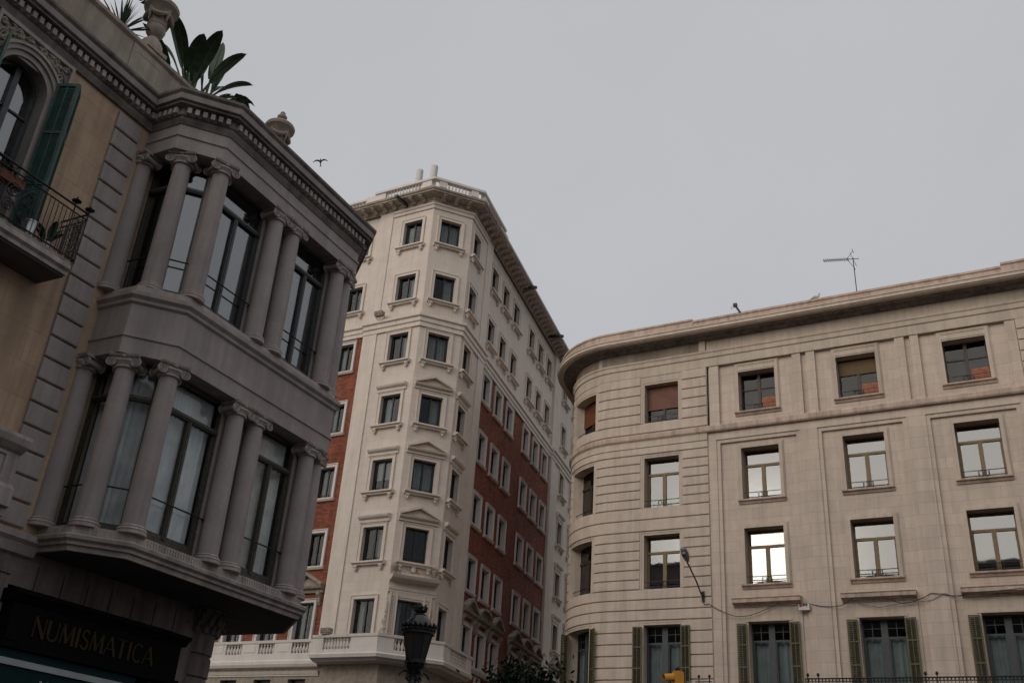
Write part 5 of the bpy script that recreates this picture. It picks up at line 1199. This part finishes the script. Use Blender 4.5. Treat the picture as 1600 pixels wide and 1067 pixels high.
m = MB(Matrix.Translation((-.2, -1.45, 1.1)) @ Matrix.Rotation(radians(-38), 4, 'X')); m.T = m.T @ Matrix.Translation((0, -.47, -.01)); m.lathe(0, 0, [(0, -.12), (.08, -.11), (.13, -.06), (.145, 0)], 14); m.build('lens', M['lens'], WL)
# alarm box and cables
AB = thing('alarm_box', 'small white alarm box with a red mark under the first lintel', 'alarm box', rw_(3.9, .0, 11.16), RZR)
m = MB(); m.box(-.22, .22, .0, .14, 0, .24); m.build('case', M['white_paint'], AB)
m = MB(); m.lathe(-.13, .15, [(0, .155), (.05, .155), (.05, .225), (0, .225)], 10); m.build('mark', M['red'], AB)
m = MB()
for x in (.0, .11): m.box(x-.035, x+.035, .14, .15, .15, .22)
m.build('symbol', M['frame_dark'], AB)
def cable(pts, label, r_=.016):
    m = MB(); P = []
    for i in range(len(pts)-1):
        for k in range(5):
            t_ = k/5; a, b = pts[i], pts[i+1]; sag = .02*sin(pi*t_); P.append((a[0]+(b[0]-a[0])*t_, a[1]+(b[1]-a[1])*t_, a[2]+(b[2]-a[2])*t_-sag))
    P.append(pts[-1]); R_ = m.tube(P, r_, 5).build('cable', M['black'], None); R_.location = rw_(0, 0, 0); R_.rotation_euler = (0, 0, RZR); tag(R_, label, 'cable')
cable([(-.39, .09, 11.9), (-.36, .09, 11.59), (-.145, .09, 11.61), (.42, .05, 11.27), (1.04, .05, 11.03), (1.65, .05, 11.06), (2.56, .0, 11.40), (2.9, .34, 11.40), (3.55, .34, 11.42), (4.2, .05, 11.41), (4.75, .05, 11.29), (5.4, .05, 11.30), (5.9, .36, 11.50)], 'black cable sagging from the wall lamp to the first two lintels')
cable([(5.9, .36, 11.52), (7.1, .36, 11.46), (7.76, .05, 11.27), (8.25, .05, 11.36), (8.83, .05, 11.63), (9.36, .05, 11.58), (9.74, .05, 11.43), (10.14, .36, 11.5), (12.1, .36, 11.58), (13.5, .1, 11.6)], 'upper black cable looping between the middle and right lintels')
cable([(6.0, .0, 11.38), (6.85, .0, 11.17), (7.84, .02, 11.33), (8.73, .04, 11.34), (9.22, .04, 11.55), (9.88, .04, 11.5), (10.39, .04, 11.4), (11.2, .0, 11.5), (12.6, .0, 11.45)], 'lower thin cable drooping under the middle lintel', .011)
# roof aerial, gull, floodlight on the beige building
AE = thing('tv_antenna', 'thin television aerial mast with a long toothed boom on the roof', 'antenna', rw_(7.2, -.4, 24.95), RZR)
m = MB(); m.tube([(0, 0, 0), (-.02, 0, 2.75)], .022, 6); m.build('mast', M['black'], AE)
zb = lambda x: 2.68-.16*x
m = MB(); m.tube([(-1.4, 0, zb(-1.4)), (.25, 0, zb(.25))], .018, 5)
for i in range(14): x = -1.35+i*.085; m.tube([(x, -.17, zb(x)), (x, .17, zb(x))], .010, 4); m.tube([(x, 0, zb(x)-.08), (x, 0, zb(x)+.06)], .010, 4)
for q in (-.55, .5): m.tube([(-.3, 0, zb(-.3)), (.0, 0, 2.68+q*.9)], .012, 5); m.tube([(.0, -.2, 2.68+q*.9), (.0, .2, 2.68+q*.9)], .012, 5)
m.tube([(.1, -.1, 2.3), (-.15, -.1, 3.1)], .010, 5); m.build('boom', M['black'], AE)
def bird_mesh(span, loc, rot, name, mat, label, folded=False):
    m = plant_mb()
    m.tube([(0, -.22, 0), (0, -.15, .01), (0, -.05, .02), (0, .08, .01), (0, .2, 0), (0, .3, 0)], [.012, .04, .065, .06, .035, .012], 8)
    if not folded:
        for sx in (-1, 1):
            n = 8; a = []; b = []
            for k in range(n+1):
                t_ = k/n; x = sx*(.04+span*t_); zz = .07*sin(pi*min(1, t_*1.1)*.8); ch_ = .16*(1-.65*t_); yl = -.10+.10*t_*t_-.05*sin(pi*t_)
                a.append((x, yl, zz)); b.append((x, yl+ch_, zz-.01))
            m.add(a+b, [(k, k+1, n+2+k, n+1+k) for k in range(n)], True)
        m.add([(0, .2, 0), (-.07, .38, 0), (.07, .38, 0)], [(0, 1, 2)])
    else:
        for sx in (-1, 1): m.tube([(sx*.05, -.06, .03), (sx*.065, .08, .035), (sx*.03, .3, .0)], [.03, .045, .01], 6)
        m.tube([(0, -.12, .02), (0, -.18, .12), (0, -.22, .14)], [.04, .04, .03], 7); m.tube([(.02, 0, -.05), (.02, 0, -.18)], .008, 4); m.tube([(-.02, 0, -.05), (-.02, 0, -.18)], .008, 4)
    o = m.build(name, mat, None, recalc=False); o.location = loc; o.rotation_euler = rot; tag(o, label, 'bird'); return o
bird_mesh(.46, (-13.9, 55.3, 42.4), (radians(-25), radians(-20), radians(12)), 'flying_bird', M['feather'], 'grey bird gliding with spread wings in the open sky')
g_ = bird_mesh(.5, rw_(5.5, .55, 25.37), (0, 0, RZR+1.2), 'gull', M['gull'], 'pale gull perched on the roof edge left of the aerial', True)
FLD = thing('floodlight', 'small dark floodlight tilted over the roof edge of the beige building', 'floodlight', rw_(1.87, .7, 25.16), RZR)
m = MB(); m.tube([(.1, .1, 0), (-.12, .15, .42)], .05, 8); m.build('arm', M['black'], FLD); m = MB(); m.tube([(-.12, .1, .3), (-.3, .12, .35), (-.3, .12, .22)], .012, 5); m.box(-.2, -.02, .05, .2, .36, .5); m.build('housing', M['black'], FLD)
# on the corner block: white antenna drums, dark cornice floodlights, wall floodlights
def drum(s, lab):
    R_ = thing('antenna_drum', lab, 'antenna', bw_(TB, s-.45, -1.2, 33.95), RZC, 'white antenna drums on the roof of the corner block')
    m = plant_mb(); m.lathe(0, 0, [(.19, .35), (.2, .38), (.2, 2.09), (.185, 2.11), (.0, 2.11)], 20); m.build('drum', M['gull'], R_); m = plant_mb(); m.tube([(0, 0, -1.35), (0, 0, .4)], .05, 8); m.build('mount', M['steel'], R_)
drum(-1.72, 'left white antenna drum on the roof of the corner block'); drum(-.72, 'right white antenna drum on the roof of the corner block')
for i, (T, s, lab) in enumerate(((TB, -1.75, 'dark bar floodlight jutting from the front cornice below the antenna drums'), (TD, 8.6, 'dark bar floodlight halfway along the side cornice of the corner block'), (TD, 15.2, 'dark bar floodlight near the far end of the side cornice'))):
    R_ = thing('bar_floodlight', lab, 'floodlight', bw_(T, s, .85, 32.62), RZC+(0, AZC-AZB, 0)[0]+((AZC-AZB) if T is TB else (AZC-AZD)), 'bar floodlights on the cornice')
    m = MB(); m.box(-.08, .08, -.75, .32, -.07, .07); m.build('housing', M['frame_dark'], R_); m = MB(); m.tube([(0, -.4, .05), (0, -.6, .12)], .03, 6); m.tube([(-.05, .2, .08), (-.05, -.3, .2)], .015, 5); m.build('bracket', M['black'], R_)
def flood(T, s, o, z, lab):
    R_ = thing('floodlight', lab, 'floodlight', bw_(T, s, o, z), RZC+(AZC-AZB if T is TB else 0)); m = MB(); m.box(-.22, .22, .1, .34, .0, .06); m.box(-.24, .24, .06, .36, .06, .26)
    for i in range(5): m.box(-.2+i*.09, -.16+i*.09, .36, .39, .08, .24)
    m.build('housing', M['carve'], R_); m = MB(); m.tube([(-.24, .2, .15), (-.28, .1, .0), (-.2, 0, -.05)], .02, 5); m.tube([(.24, .2, .15), (.28, .1, .0), (.2, 0, -.05)], .02, 5); m.build('bracket', M['carve'], R_)
flood(TB, -2.35, .2, 25.7, 'caged floodlight standing on the string course of the corner block'); flood(TB, -2.45, .6, 9.54, 'caged floodlight standing on the corner balcony rail')

# buildings on the other sides of the square: they stand behind and beside the camera, mirrored in the panes
def neighbour(label, x, y, rz, w_, h, wallmat, trim, cols, rows, redband=False):
    B = thing('neighbour_building', label, 'building', (x, y, 0), rz)
    fh = (h-5.5)/rows; m = MB(); hs = []
    for i in range(cols):
        for j in range(rows): c = w_*(i+.5)/cols; hs.append((c-.65, c+.65, 5.2+j*fh+.5, 5.2+j*fh+.5+min(2.3, fh-1.1)))
    m.wall(0, w_, 0, h, 0, hs, .3); m.quad((0, -12, 0), (0, 0, 0), (0, 0, h), (0, -12, h)); m.quad((w_, -12, 0), (w_, 0, 0), (w_, 0, h), (w_, -12, h)); m.quad((0, -12, 0), (w_, -12, 0), (w_, -12, h), (0, -12, h)); m.quad((0, 0, h), (w_, 0, h), (w_, -12, h), (0, -12, h))
    m.build('wall', wallmat, B, recalc=False)
    m = MB(); m.sprism([(-.02, h-.7), (.15, h-.7), (.2, h-.4), (.7, h-.3), (.75, h), (-.02, h+.1)], -.4, w_+.4); m.build('cornice', trim, B)
    m = MB(); m.sprism([(-.02, 4.6), (.2, 4.7), (.25, 4.95), (-.02, 5.0)], 0, w_); m.build('ledge', trim, B)
    for j in range(rows if redband else 0): m = MB(); m.sprism([(-.02, 5.2+j*fh-.2), (.25, 5.2+j*fh-.1), (.3, 5.2+j*fh+.12), (-.02, 5.2+j*fh+.2)], 0, w_); m.build('floor_band', trim, B)
    pr = None
    for a, b, c, d in hs:
        mt = Matrix.Translation(((a+b)/2, .28, c))
        if pr is None:
            hh = d-c; m = MB(); m.box(-.65, -.58, -.03, .03, 0, hh); m.box(.58, .65, -.03, .03, 0, hh); m.box(-.58, .58, -.03, .03, 0, .07); m.box(-.58, .58, -.03, .03, hh-.07, hh); m.box(-.04, .04, -.028, .028, .07, hh-.07); pr = m.build('window', M['frame_dark'], B)
            m = MB(); m.box(-.6, .6, -.01, .0, .04, hh-.04); pn = m.build('pane', M['glass'], pr); pr.matrix_local = mt
            m = MB(); m.box(-.65, .65, -.2, -.18, 0, hh); pk = m.build('room_behind', M['dark_room'], pr)
        else: dup(pr, B, mt, [pn, pk])
    return B
NB = neighbour('tall sooty stone building across the square, mirrored in the beige building windows', 12, -34, radians(180-30), 80, 29.4, M['grey'], M['grey_light'], 18, 6)
for a, b, c in ((27, 35, 1.5), (64, 80, 3.2)): m = MB(); m.box(a, b, -9, -1.5, 29.35, 29.4+c); m.sprism([(-1.6, 29.4+c-.3), (-1.2, 29.4+c-.25), (-1.2, 29.4+c+.05), (-1.6, 29.4+c+.06)], a-.2, b+.2); m.build('attic', M['grey'], NB)
neighbour('red brick building with white floor bands, mirrored in the upper bay windows', 38, 22, radians(-100), 26, 24, M['brick'], M['white_trim'], 7, 5, True)

# street tree in front of the long brick wing
TR = thing('street_tree', 'dark leafy street tree top in front of the brick wing', 'tree', (1.45, 37.0, -.35))
m = plant_mb(); m.tube([(0, 0, 0), (.03, .02, 2.2), (-.05, .0, 4.4), (.0, .05, 6.0)], [.16, .13, .10, .05], 10)
rt_ = random.Random(12); tips = []
for i in range(11):
    a = i*2.4; z0_ = 3.8+i*.2; e_ = Vector((cos(a)*rt_.uniform(.6, 1.2), sin(a)*rt_.uniform(.6, 1.2), z0_+rt_.uniform(.9, 1.7))); tips.append(e_); mid_ = Vector((cos(a)*.4, sin(a)*.4, z0_+.4)); m.tube([(0, 0, z0_), tuple(mid_), tuple(e_)], [.05, .035, .012], 6)
m.build('trunk', M['bark'], TR)
m = plant_mb()
for i in range(8000):
    if rt_.random() < .75: c0 = rt_.choice(tips); c = c0+Vector((rt_.gauss(0, .36), rt_.gauss(0, .36), rt_.gauss(.1, .34)))
    else: c = Vector((rt_.gauss(0, .75), rt_.gauss(0, .75), rt_.gauss(6.1, .75)))
    a = Vector((rt_.uniform(-1, 1), rt_.uniform(-1, 1), rt_.uniform(-1, 1))).normalized()*rt_.uniform(.05, .09); b = a.cross(Vector((rt_.uniform(-1, 1), rt_.uniform(-1, 1), rt_.uniform(-1, 1)))).normalized()*.035
    a *= 1.5; b *= 1.7; m.add([tuple(c-a), tuple(c+b), tuple(c+a), tuple(c-b)], [(0, 1, 2, 3)])
m.build('crown', M['leaf2'], TR, recalc=False)
